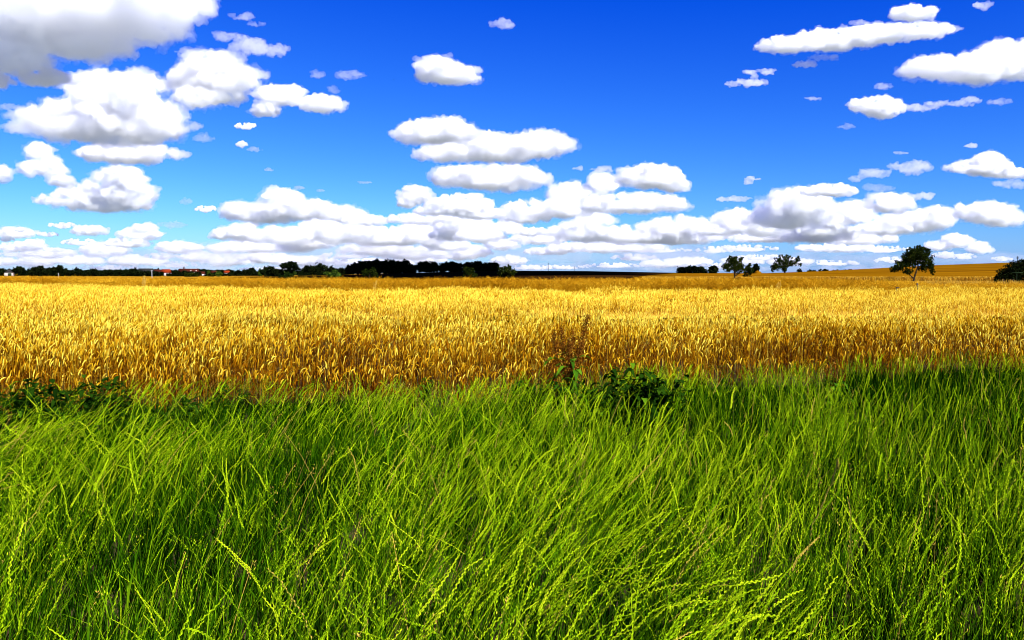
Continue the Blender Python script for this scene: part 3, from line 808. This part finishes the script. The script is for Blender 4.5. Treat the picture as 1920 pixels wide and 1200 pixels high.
# ---------------------------------------------------------------- poles, masts, posts, birds
def pole(px, d, top, rad, label, name="pole", cat="pole", mat=None, lean=0.0, arms=(), group=None):
    o = root_at(name, px, d, label, cat, group)
    H = loc_px(o, px, top, d)[2]
    bag = Bag()
    pts = np.array([[(0, 0, -.3), (lean * .5, 0, H * .5), (lean, 0, H)]])
    tubes(bag, pts, np.array([[rad, rad * .92, rad * .8]]), 10, np.array([.5]))
    V = np.concatenate(bag.v); Fq = np.concatenate(bag.f)
    n0 = len(V)
    V = np.concatenate([V, [(lean, 0, H + rad * .3)]])
    cap = np.array([[n0 - 10 + k, n0 - 10 + (k + 1) % 10, n0] for k in range(10)])
    link("shaft", mesh_from("shaft", V, [Fq, cap], mat or M_grey, True), o)
    for (z, L, th) in arms:
        V, Fb = box(-L / 2 + lean, L / 2 + lean, -rad - th, -rad + .002, H * z - th, H * z + th)
        link("crossarm", mesh_from("crossarm", V, Fb, mat or M_grey), o)
    return o
pole(111, 300, 512, .07, "thin short pale pole in front of the dark treeline near the white house", arms=((.97, .5, .05),))
pole(286, 300, 506.5, .12, "tall pale grey pole just left of the brightest red roof", arms=((.96, .7, .06),))
pole(1028, 900, 493, .22, "taller thin mast on the skyline of the brown field", "mast", "mast", M_slate, arms=((.97, 1.2, .12),))
pole(1077, 900, 499.5, .16, "shorter thin mast on the skyline of the brown field", "mast", "mast", M_slate, arms=((.96, 1.0, .12), (.75, 1.4, .12)))
pole(1905, 300, 480.5, .10, "dark mast with short rungs rising behind the hedge bush", "mast", "mast", M_slate, arms=((.97, .5, .05), (.93, .8, .05), (.89, 1.0, .05), (.85, 1.0, .05)))
pole(1724, 46.9, 530.5, .055, "leaning dark wooden post standing at the back edge of the wheat", "wooden_post", "post", M_wood, lean=-.16, arms=((.9, .12, .02),))
pole(1681, 46.2, 538.5, .06, "short dark stump of a post below the largest fruit tree", "wooden_post", "post", M_wood, arms=((.97, .2, .03),))
FP = "posts at the hedge bush"
for px, top, lb in ((1880, 523, "first"), (1893, 523.5, "second"), (1898, 523, "third")):
    pole(px, 101, top, .05, "pale weathered fence post in front of the hedge bush, %s from the open field" % lb, "fence_post", "post", M_wood, group=FP, arms=((.9, .14, .02),))
pole(1905, 99, 511, .045, "tall green metal post with a long crossbar before the hedge bush", "metal_post", "post", M_green, arms=((.985, 1.4, .035),))

def bird(px, py, d, span, label):
    p = at(px, py, d)
    bm_v = [(0, -.42, 0), (.09, -.1, .05), (-.09, -.1, .05), (0, .55, 0), (0, -.1, -.09), (.5, .0, .16), (.48, .22, .14), (1, .3, -.02), (-.5, .0, .16), (-.48, .22, .14), (-1, .3, -.02), (.08, .2, .03), (-.08, .2, .03), (.12, .68, 0), (-.12, .68, 0)]
    V = np.array(bm_v) * span / 2
    T = np.array([[0, 1, 2], [0, 4, 1], [0, 2, 4], [1, 11, 12], [1, 12, 2], [4, 11, 1], [4, 2, 12], [4, 12, 3], [4, 3, 11], [11, 3, 12], [3, 13, 14], [1, 5, 6], [1, 6, 11], [5, 7, 6], [2, 9, 8], [2, 12, 9], [8, 9, 10]])
    o = link("bird", mesh_from("bird", V, T, M_bird), loc=p)
    o.rotation_euler = (0, 0, R(70))
    tag(o, label, "bird", "birds high in the sky")
bird(738.5, 149, 130, .42, "darkest tiny bird left of the small cloud in the middle of the sky")
bird(743.5, 75.5, 190, .42, "faint tiny bird directly above the darkest one in the blue")
bird(692.5, 76, 200, .42, "faint tiny bird level with another, nearer the big left cloud")
bird(1459, 76, 170, .42, "tiny dark bird in front of the long slanting cloud tip")
bird(1438.5, 137, 170, .42, "tiny dark bird before the small cloud under the slanting one")

# ---------------------------------------------------------------- weeds at the wheat edge
def broad_leaf(L, W_, az, p0, droop, rise, tone, curl=.25):
    """one broad pointed leaf with a folded midrib; returns V, faces"""
    q = np.linspace(0, 1, 8)
    prof = np.sin(np.clip(q * 1.02, 0, 1) ** .8 * math.pi) ** .8 * W_ / 2 + .003
    c = np.stack([L * q * .95, np.zeros(8), L * (rise * q - droop * q ** 2)], 1)
    V = np.empty((8, 3, 3))
    wav = np.sin(q * 17 + az) * W_ * .06
    V[:, 0] = c + np.stack([np.zeros(8), prof, prof * curl + wav], 1)
    V[:, 1] = c
    V[:, 2] = c + np.stack([np.zeros(8), -prof, prof * curl - wav], 1)
    ca, sa = math.cos(az), math.sin(az)
    Rm = np.array([[ca, -sa, 0], [sa, ca, 0], [0, 0, 1]])
    V = V.reshape(-1, 3) @ Rm.T + p0
    f = []
    for k in range(7):
        for j in range(2):
            a = k * 3 + j
            f.append((a, a + 3, a + 4, a + 1))
    return V, np.array(f)

def dock(px, y, label, stems, nleaf, leafL, H, seed=1):
    drs = np.random.default_rng(seed)
    o = root_at("dock_plant", px, y, label, "dock plant")
    for (lx, ly, ht_, rr) in stems:
        P = np.array([[(0, 0, 0), (lx * .35, ly * .3, ht_ * .4), (lx * .75, ly * .7, ht_ * .78), (lx, ly, ht_)]])
        bag = Bag(); tubes(bag, P, np.array([[rr, rr * .85, rr * .6, rr * .25]]), 6, np.array([.4]))
        st = link("stem", bag.mesh("stem", M_rust), o)
        # whorls of dry seed along the upper part
        n = int(900 * ht_ * (1 if H > 1 else .5))
        f = drs.uniform(.45, 1, n)
        seg = np.stack([np.interp(f, [0, .4, .78, 1], P[0, :, k]) for k in range(3)], 1)
        br = drs.integers(0, 9, n)
        ang = br * 2.4; off = drs.random(n) * (.13 * (1.22 - f)) * (br > 1)
        p = seg + hdir(ang) * off[:, None]; p[:, 2] += off * 1.9
        p += drs.normal(0, .011, (n, 3))
        a = drs.normal(size=(n, 3)); a /= np.linalg.norm(a, axis=1, keepdims=True)
        b = np.cross(a, drs.normal(size=(n, 3))); b /= np.linalg.norm(b, axis=1, keepdims=True)
        s = drs.uniform(.005, .011, n)[:, None]
        V = np.stack([p - a * s, p + b * s * .8, p + a * s, p - b * s * .8], 1).reshape(-1, 3)
        q = np.arange(n) * 4
        me = mesh_from("seed_sprays", V, np.stack([q, q + 1, q + 2, q + 3], 1), M_rust)
        put_tint(me, np.repeat(np.clip(drs.normal(.5, .25, n), 0, 1), 4))
        link("seed_sprays", me, st)
    for k in range(nleaf):
        lx, ly, ht_, rr = stems[k % len(stems)]
        f = drs.uniform(.10, .72)
        p0 = np.array([np.interp(f, [0, .4, .78, 1], [0, lx * .35, lx * .75, lx]), np.interp(f, [0, .4, .78, 1], [0, ly * .3, ly * .7, ly]), ht_ * f])
        V, Fq = broad_leaf(leafL * drs.uniform(.45, 1.0), leafL * drs.uniform(.20, .30), drs.uniform(0, 6.283), p0, drs.uniform(.4, 1.2), drs.uniform(.3, .9), .5)
        me = mesh_from("leaf", V, Fq, M_dockleaf, True); put_tint(me, np.full(len(V), drs.uniform(.05, .8)))
        link("leaf", me, o)
    return o
dock(1062, 9.55, "tall rust brown dock plant with big green leaves standing against the wheat edge",
     [(-.16, 0, 1.02, .007), (-.05, .1, 1.06, .007), (.04, -.05, .92, .008), (.10, .1, 1.0, .007), (.27, .05, 1.22, .008), (.18, -.05, .9, .007), (-.26, -.1, .72, .006)], 64, .27, 1.2, 3)
dock(1568, 9.7, "straggly brown dock stalks with few leaves in the grass below the wheat at right",
     [(-.12, 0, .62, .005), (.02, .05, .66, .005), (.10, -.05, .5, .004)], 26, .20, .9, 5)

def weed(px, y, w, h, n, label, seed, big=.10):
    drs = np.random.default_rng(seed)
    o = root_at("weed_clump", px, y, label, "weed")
    bag, sb = Bag(), Bag()
    ns = max(5, n // 14)
    bx = drs.normal(0, w * .35, ns); by = drs.normal(0, w * .2, ns)
    hh = drs.uniform(.55, 1, ns) * h
    C = curve(np.stack([bx, by, np.zeros(ns)], 1), hh, drs.uniform(0, 6.283, ns), drs.uniform(.05, .4, ns), drs.uniform(0, .3, ns), [0, .35, .7, 1])
    tubes(sb, C, np.repeat([[.004, .0035, .003, .0015]], ns, 0), 5, drs.uniform(.3, .7, ns))
    link("stem", sb.mesh("stem", M_weed), o)
    for k in range(n):
        i = drs.integers(ns); f = drs.uniform(.25, 1) * 3
        j = min(int(f), 2); p0 = C[i, j] * (1 - (f - j)) + C[i, j + 1] * (f - j)
        V, Fq = broad_leaf(big * drs.uniform(.5, 1.2), big * drs.uniform(.25, .5), drs.uniform(0, 6.283), p0, drs.uniform(.2, 1.0), drs.uniform(-.1, .7), .5)
        bag.add(V, Fq, np.clip(drs.normal(.42, .22), 0, 1))
    link("foliage", bag.mesh("foliage", M_weed), o)
    return o
weed(55, 8.3, 1.1, .70, 760, "dark leafy weed clump at the wheat edge in the lower left corner of the crop", 41, .12)
weed(190, 8.5, .62, .58, 330, "dark weeds next to the corner clump, running on along the wheat edge", 50, .11)
weed(1197, 8.25, .66, .84, 720, "large dark leafy weed clump in the grass just right of the tall dock", 42, .12)
weed(325, 8.5, .48, .50, 200, "leafy weed between the dark left edge weeds and the brownish tangle", 43, .11)
weed(805, 9.6, .34, .44, 110, "small low weed at the wheat edge well left of the tall dock", 51, .10)
weed(1350, 10.1, .34, .42, 110, "small low weed at the wheat edge between the large clump and the straggly dock", 52, .10)
weed(975, 9.6, .40, .48, 150, "small dark weed at the foot of the wheat just left of the tall dock", 44, .10)
weed(1062, 9.35, .42, .52, 190, "dark green weeds around the foot of the tall rust brown dock", 53, .11)
weed(425, 9.3, .42, .55, 150, "brownish green weed tangle at the wheat edge right of the small leafy weed", 45, .08)
weed(1570, 9.2, .55, .52, 190, "green weed clump around the straggly brown dock stalks", 46, .10)
weed(945, 17.5, .65, .86, 200, "green weed patch poking out of the standing wheat above the tall red dock", 47, .13)
weed(505, 19.5, .6, .84, 130, "green weed patch in the wheat left of the picture middle", 49, .12)
weed(1700, 30, .5, .85, 90, "small dark green weed poking out of the far wheat below the largest fruit tree", 48, .14)

def wild_oat(px, y, top, lean, n, label, seed):
    drs = np.random.default_rng(seed)
    o = root_at("tall_grass_tuft", px, y, label, "grass tuft", "pale grasses above the crop")
    H = loc_px(o, px, top, y)[2]
    bag, sb = Bag(), Bag()
    z0 = np.zeros(n)
    C = curve(np.stack([drs.normal(0, .05, n), drs.normal(0, .05, n), z0], 1), np.full(n, H) * drs.uniform(.86, 1, n), drs.normal(0, .25, n), np.full(n, lean) * drs.uniform(.5, 1.2, n), drs.uniform(0, .1, n), [0, .4, .75, 1])
    tubes(sb, C, np.repeat([[.004, .0035, .003, .002]], n, 0), 5, drs.random(n))
    link("stem", sb.mesh("stem", M_pale), o)
    m = n * 40
    i = drs.integers(0, n, m); f = drs.uniform(2.0, 3, m); j = np.minimum(f.astype(int), 2)
    p = C[i, j] * (1 - (f - j))[:, None] + C[i, j + 1] * (f - j)[:, None] + drs.normal(0, .018, (m, 3))
    LC = np.stack([p, p + drs.normal(0, .012, (m, 3)) + [.01, 0, .03]], 1)
    ribbons(bag, LC, np.full((m, 2), .006), hdir(drs.uniform(0, 6.28, m)), drs.random(m))
    link("seed_sprays", bag.mesh("seed_sprays", M_pale, False), o)
wild_oat(266, 40, 517, .06, 9, "pale tall grass tuft rising above the crop right of the tall pale pole", 61)
wild_oat(700, 38, 523, .10, 4, "few pale grass stalks leaning above the crop near the olive shrub", 62)
wild_oat(1457, 41, 527, .03, 4, "pale grass stalks above the crop below the spreading fruit tree", 63)
# ---------------------------------------------------------------- clouds
def cloud_material(density):
    m = bpy.data.materials.new("cloud_vapour")
    m.use_nodes = True
    n = m.node_tree.nodes
    n.remove(n["Principled BSDF"])
    v = n.new("ShaderNodeVolumeScatter")
    v.inputs["Color"].default_value = (0.995, 0.9975, 1.0, 1)
    v.inputs["Density"].default_value = density
    v.inputs["Anisotropy"].default_value = 0.35
    m.node_tree.links.new(v.outputs[0], n["Material Output"].inputs["Volume"])
    return m
_cm = {}
def cmat(density):
    k = round(math.log(density) * 4)
    if k not in _cm:
        _cm[k] = cloud_material(math.exp(k / 4))
    return _cm[k]

def noise_tex(size, depth):
    t = bpy.data.textures.new("billow", 'CLOUDS')
    t.noise_scale = size
    t.noise_depth = depth
    t.noise_basis = 'BLENDER_ORIGINAL'
    return t

def puffs_to_object(P, org, density, voxel, billows):
    P = np.array(P, np.float32)
    iv, jf = ICO2
    V = (iv[None] * P[:, None, 3:6] + P[:, None, 0:3]).reshape(-1, 3)
    Fc = (jf[None] + (np.arange(len(P)) * len(iv))[:, None, None]).reshape(-1, 3)
    o = link("cloud", mesh_from("cloud", V, Fc, cmat(density)), loc=org)
    tag(o, kind="stuff")
    m = o.modifiers.new("union", 'REMESH'); m.mode = 'VOXEL'; m.voxel_size = voxel
    for (sz, dep, st) in billows:
        m = o.modifiers.new("billow", 'DISPLACE')
        m.texture = noise_tex(sz, dep); m.strength = st; m.mid_level = .5
        m.texture_coords = 'GLOBAL'
    m = o.modifiers.new("union", 'REMESH'); m.mode = 'VOXEL'; m.voxel_size = voxel
    return o

def cloud(lumps, base, tau=9.0, wisp=False):
    crs = np.random.default_rng(int(sum(l[0] * 7 + l[1] * 13 for l in lumps)) % 100003)
    elev = max((512.0 - base) / F, 0.045)
    d = 1300.0 / elev * (1 + max(base - 446, 0) * .006 + crs.uniform(-.04, .04))
    mpp = d / F                                   # metres per photo pixel there
    cx = np.mean([l[0] for l in lumps]); cyp = np.mean([l[1] for l in lumps])
    org = np.array(at(cx, cyp, d))
    rz = np.median([l[3] for l in lumps]) * mpp
    P, Q = [], []                                  # x, y, z, rx, ry, rz
    for (x, y, rx, ry) in lumps:
        X, Z = (x - cx) * mpp, -(y - cyp) * mpp
        RX, RZ = rx * mpp, ry * mpp
        RY = min(RX, RZ * 2.2) * 0.9
        Y0 = crs.uniform(-.3, .3) * RY
        if wisp:
            n = int(5 + 3 * rx / ry)
            for k in range(n):
                a, q = crs.uniform(0, 2 * math.pi), math.sqrt(crs.uniform(0, 1)) * .8
                s = RZ * crs.uniform(.35, .7) * (1.1 - .6 * q)
                P.append((X + RX * q * math.cos(a), Y0 + RY * crs.uniform(-.4, .4), Z + RZ * q * math.sin(a) * .8,
                          s * crs.uniform(1.2, 2.6), s, s * .7))
            continue
        P.append((X, Y0, Z - RZ * .12, RX * .74, RY * .74, RZ * .60))
        n1 = int(16 + 9 * rx / ry)
        for k in range(n1):
            a = crs.uniform(-0.35, math.pi + .35)
            b = crs.uniform(-.9, .9)
            ux, uz, uy = math.cos(a) * math.cos(b), math.sin(a) * math.cos(b), math.sin(b)
            s = RZ * crs.uniform(.16, .46)
            if uz < 0: uz *= .5
            p = np.array((X + ux * (RX - s * .6), Y0 + uy * (RY - s * .8), Z + uz * (RZ - s * .55)))
            P.append((*p, s * crs.uniform(1, 1.5), s, s * crs.uniform(.75, 1)))
            for j in range(6):
                v = crs.normal(size=3); v[2] = abs(v[2]) * .9 - .15; v /= np.linalg.norm(v)
                s2 = s * crs.uniform(.22, .5)
                P.append((*(p + v * s), s2 * crs.uniform(1, 1.4), s2, s2 * .9))
        for k in range(int(9 + 6 * rx / ry)):          # thin ragged vapour round the edge
            a = crs.uniform(0, 2 * math.pi)
            s = RZ * crs.uniform(.20, .52)
            Q.append((X + math.cos(a) * RX * crs.uniform(.85, 1.06), Y0 + crs.uniform(-.4, .4) * RY, Z + math.sin(a) * RZ * (.92 if math.sin(a) > 0 else .6),
                      s * crs.uniform(1.2, 2.2), s, s * .7))
    P = np.array(P, np.float32)
    if not wisp:                                   # cumulus stand on a level base
        low = min(-(l[1] + l[3] * .72 - cyp) * mpp for l in lumps)
        P[:, 2] = np.maximum(P[:, 2], low + P[:, 5] * .9)
    if wisp:
        P[:, 3:] *= 1.45
        puffs_to_object(P, org, tau * .07 / rz, max(mpp, rz / 40), ((rz * 1.4, 2, rz * 1.3), (rz * .5, 4, rz * 1.1), (rz * .16, 4, rz * .5)))
        return
    core, veil = P.copy(), P.copy()
    core[:, 3:] *= .82
    veil[:, 3:] *= 1.03
    vx = mpp * 1.15
    puffs_to_object(core, org, tau / rz, vx, ((rz * .9, 2, rz * .55), (rz * .36, 4, rz * .44), (rz * .11, 4, rz * .26)))
    if rz / mpp > 11:
        halo = P.copy()
        halo[:, 3:] *= 1.16
        puffs_to_object(list(map(tuple, halo)) + Q, org, .30 / rz, vx * 1.3, ((rz * .9, 3, rz * 1.1), (rz * .35, 4, rz * .9), (rz * .12, 3, rz * .45)))
    if rz / mpp > 8.5:
        puffs_to_object(list(map(tuple, veil)) + Q, org, 1.25 / rz, vx * 1.1, ((rz * .8, 3, rz * .75), (rz * .28, 4, rz * .6), (rz * .09, 3, rz * .3)))

def W(*l, base, tau=4.0): cloud(l, base, tau, True)
def C(*l, base, tau=9.0): cloud(l, base, tau * .46)

# upper left
C((60,28,160,78),(215,24,140,58),(330,8,56,32),(150,80,84,32),(-20,95,100,42),(282,62,52,22), base=150, tau=3.6)
C((85,148,38,18),(0,155,22,14), base=165, tau=5)
C((190,172,62,32),(225,188,70,36),(255,160,48,22),(90,218,55,18),(160,235,95,38),(262,240,68,42),(312,225,20,30), base=275)
C((240,290,88,20),(200,288,55,14), base=306)
C((365,150,45,32),(430,152,52,28),(400,126,46,26),(368,186,36,20),(405,178,48,18), base=205, tau=7)
W((468,80,28,20),(512,92,16,13),(440,104,34,12), base=110, tau=8)
C((520,182,38,20),(553,176,14,16),(600,196,36,17),(500,208,25,12), base=222, tau=7)
C((460,237,20,8), base=245)
W((655,142,30,9),(628,166,10,7), base=160)
W((380,258,16,9), base=268)
C((454,273,10,8), base=281, tau=5)
W((478,280,16,5), base=284)
W((455,32,22,9),(480,45,18,5), base=45)
C((76,288,21,18),(62,318,18,16),(96,320,20,22),(112,340,20,13), base=352, tau=7)
C((4,328,14,16), base=345)
C((232,336,42,20),(180,362,72,20),(242,366,46,24),(122,376,52,13),(200,386,76,14), base=401)
C((385,393,20,8), base=401)
# low left bank
C((40,432,10,6), base=438, tau=6); C((120,424,26,8),(88,440,20,6), base=447, tau=5)
C((28,464,34,11),(66,460,20,11), base=474, tau=6); C((145,455,34,8), base=463, tau=6)
C((262,440,38,13),(238,457,42,10),(274,428,24,9), base=468, tau=6); W((322,420,34,7), base=428)
C((105,470,14,6), base=476, tau=5); C((70,490,30,13), base=503, tau=4); C((128,488,36,11),(170,490,22,9), base=500, tau=4)
C((245,490,36,12),(285,492,24,9), base=503, tau=4); C((305,482,34,8), base=491, tau=4)
C((365,482,26,11), base=493, tau=5); C((362,465,20,6), base=471, tau=5); C((5,492,24,9), base=501, tau=4)
C((330,497,40,8), base=506, tau=3); C((200,503,60,6), base=509, tau=3)
C((10,450,18,5), base=456, tau=4); C((20,478,26,6), base=484, tau=4)
# centre left
C((495,402,76,20),(530,378,34,24),(565,396,70,20),(640,404,44,16),(450,394,30,14), base=428)
C((414,441,18,11),(455,438,38,8), base=449); C((480,463,78,14),(420,467,30,10), base=478)
C((585,452,44,21),(560,462,30,14), base=474); C((660,480,60,8),(600,488,50,8), base=492, tau=5)
C((740,446,82,20),(700,448,48,15),(792,436,48,18), base=468); C((870,426,54,21),(845,440,40,14), base=458)
C((775,368,29,17),(768,382,20,10), base=391); C((862,384,60,20),(900,402,48,12),(820,396,42,10), base=412, tau=6)
C((790,412,60,12), base=424, tau=6); C((690,415,46,10), base=427, tau=6)
W((562,352,14,4), base=357); W((600,357,11,3), base=361); W((683,342,18,3), base=346); W((505,318,10,4), base=322); W((348,376,9,8), base=384)
# centre
C((815,250,72,24),(840,242,34,18), base=270); C((925,282,106,26),(1012,276,48,27),(835,288,48,18),(905,262,30,16), base=308)
C((916,336,104,25),(962,330,50,20),(862,328,44,15), base=360)
C((1070,368,36,26),(1058,394,52,20),(1000,396,54,20),(985,410,46,10), base=424)
C((1220,336,58,22),(1215,324,28,15),(1262,350,28,14), base=366); C((1190,384,94,20),(1130,350,24,26),(1120,385,25,18), base=405)
W((1128,317,26,7),(1085,316,12,4), base=325, tau=7)
C((1200,442,86,20),(1130,442,60,14),(1272,426,60,17), base=461); C((990,436,40,9), base=446)
C((1120,470,50,6), base=477, tau=5); C((1230,470,70,6), base=477, tau=5)
C((885,474,32,13),(860,482,24,9), base=487); C((940,458,30,13), base=471); C((1020,472,38,8),(1052,468,26,12), base=482)
C((955,490,32,10), base=501); C((1188,484,44,8), base=492, tau=6); C((1150,499,58,6), base=506, tau=6)
C((1296,491,40,9), base=501, tau=5); C((1390,490,40,9), base=500, tau=5); C((1060,502,44,5), base=508, tau=5); C((800,488,40,9), base=498)
C((1340,470,36,8), base=479, tau=5); C((1480,492,40,9), base=503, tau=6)
# the merging bank above the horizon
for q in (((470,440,70,16),(540,448,60,16)), ((640,440,70,20),(600,430,40,14)), ((700,470,70,13),), ((770,478,80,13),), ((560,492,90,9),(500,485,60,9)), ((700,495,90,8),),
          ((840,462,50,11),), ((900,445,50,13),(950,428,30,11)), ((1010,450,60,11),), ((1085,438,60,18),(1112,416,40,14)), ((1150,466,110,11),), ((1265,450,60,11),),
          ((1310,445,50,15),), ((1250,496,60,8),), ((1000,503,80,5),), ((860,504,60,6),), ((1400,468,70,7),), ((1525,444,90,15),), ((1610,450,80,12),), ((1655,470,60,7),),
          ((1350,501,50,6),), ((425,490,60,11),), ((335,468,50,11),), ((190,472,50,13),), ((90,477,60,9),), ((540,505,110,4),), ((1430,485,60,6),), ((1560,495,60,6),), ((1690,490,60,7),), ((30,440,40,10),), ((170,435,36,9),)):
    q = [(x, y - ry * .15, rx * .85, ry * 1.15) for (x, y, rx, ry) in q]
    C(*q, base=max(l[1] + l[3] * .8 for l in q), tau=6)
# right bank
C((1380,416,44,21),(1340,432,52,12),(1430,428,50,20), base=446); C((1492,388,56,30),(1480,410,72,24), base=422)
C((1562,408,50,27),(1600,400,30,20),(1540,432,60,16), base=448); C((1440,446,100,11), base=459, tau=7)
C((1560,358,42,13),(1520,361,20,8), base=372); C((1662,384,40,19), base=404)
C((1712,420,72,20),(1742,412,40,20),(1660,430,58,14), base=444); C((1852,404,52,21),(1822,398,30,17),(1880,416,32,12), base=431)
C((1840,316,54,16),(1850,302,26,14),(1885,326,46,11), base=338); W((1892,346,38,9), base=354, tau=5)
W((1710,314,42,12), base=326, tau=8); W((1640,324,34,10),(1602,336,16,6), base=340, tau=6); W((1726,367,36,8), base=375, tau=9); W((1652,352,40,9), base=362, tau=3)
C((1572,466,80,9), base=475); C((1790,454,26,14),(1758,462,22,10), base=472, tau=6); C((1835,467,18,12), base=480, tau=5)
C((1770,480,26,8),(1810,482,24,7), base=488, tau=5); C((1880,486,20,6), base=491, tau=5)
W((1376,373,46,6), base=379, tau=9); W((1412,334,18,5),(1404,341,7,6), base=346, tau=9); W((1820,274,13,5), base=280, tau=7); W((1690,287,20,3), base=291)
# top centre and upper right
C((836,140,52,20),(816,126,34,16),(872,148,28,9), base=168, tau=7); W((800,112,26,8),(840,104,8,5), base=120)
W((948,43,28,9), base=52, tau=7)
C((1480,86,52,15),(1560,76,70,20),(1650,66,70,17),(1728,60,52,14),(1442,88,24,6), base=98, tau=6); W((1775,55,34,7), base=64, tau=6)
W((1610,42,24,5), base=50); C((1715,26,40,14), base=42, tau=6); W((1410,152,34,10),(1424,137,34,7),(1376,157,20,5), base=168, tau=8)
W((1508,122,24,7), base=130, tau=9); C((1752,132,58,20),(1822,132,78,26),(1892,116,66,36),(1718,128,24,12), base=165, tau=6)
C((1640,200,48,15),(1656,211,28,12), base=224, tau=7); W((1720,200,64,8),(1784,194,60,6),(1820,188,20,7), base=210, tau=7)
W((1845,8,18,8), base=18, tau=8); W((1655,163,18,7), base=172); W((1525,186,20,4), base=192); W((1585,236,16,6), base=243, tau=3)

# thin milky veils lying along the horizon and torn scraps beside the big clouds
def veil(x, y, rx, ry, t):
    mpp = 34000.0 / F
    vr = np.random.default_rng(int(x * 3 + y))
    P = []
    for k in range(int(10 + rx / ry * 1.2)):
        s = vr.uniform(.5, 1) * ry * mpp
        P.append((vr.uniform(-1, 1) * rx * mpp, vr.uniform(-1, 1) * 1500, vr.uniform(-.5, .5) * ry * mpp, s * vr.uniform(2, 5), s * 3, s))
    puffs_to_object(P, np.array(at(x, y, 34000.0)), t / (ry * mpp), mpp * 2.4, ((ry * mpp * 2, 3, ry * mpp * .9), (ry * mpp * .5, 3, ry * mpp * .4)))
for v in ((180, 478, 260, 16, .10), (620, 470, 260, 18, .12), (1040, 474, 260, 18, .12), (1400, 484, 220, 13, .09), (1780, 486, 160, 11, .06), (300, 500, 340, 10, .12), (900, 501, 340, 9, .12), (1450, 503, 260, 7, .10)):
    veil(*v[:4], v[4] * .55)
W((425, 70, 26, 10), (350, 95, 24, 8), base=120, tau=5)
W((30, 240, 34, 9), (20, 200, 22, 7), base=250, tau=4)
W((355, 235, 22, 12), (330, 208, 16, 8), base=250, tau=5)
W((590, 140, 22, 7), base=150, tau=3)
W((1640, 48, 40, 8), (1545, 108, 34, 6), base=115, tau=4)
W((1880, 190, 30, 6), base=200, tau=3)
W((110, 150, 40, 12), base=165, tau=5)

# unseen cloud added behind the viewer, shaped to shade the ploughed field and copse
def shade_cloud(spots, alt=1300.0, density=.06):
    k = alt / math.tan(SUN_EL)
    off = np.array([math.sin(SUN_AZ) * k, math.cos(SUN_AZ) * k, alt])
    P = []
    srs = np.random.default_rng(5)
    for (x, y, rx, ry) in spots:
        P.append((x, y, 0, rx * .9, ry * .9, 60))
        for j in range(40):
            a = srs.uniform(0, 6.283); s = srs.uniform(.12, .25) * min(rx, ry)
            P.append((x + math.cos(a) * (rx - s), y + math.sin(a) * (ry - s), srs.uniform(-15, 30), s, s, s * .8))
    puffs_to_object(P, off, density, 7.0, ((40, 3, 22),))
shade_cloud([(-62, 262, 62, 62), (-30, 345, 95, 80), (-25, 425, 118, 85)])
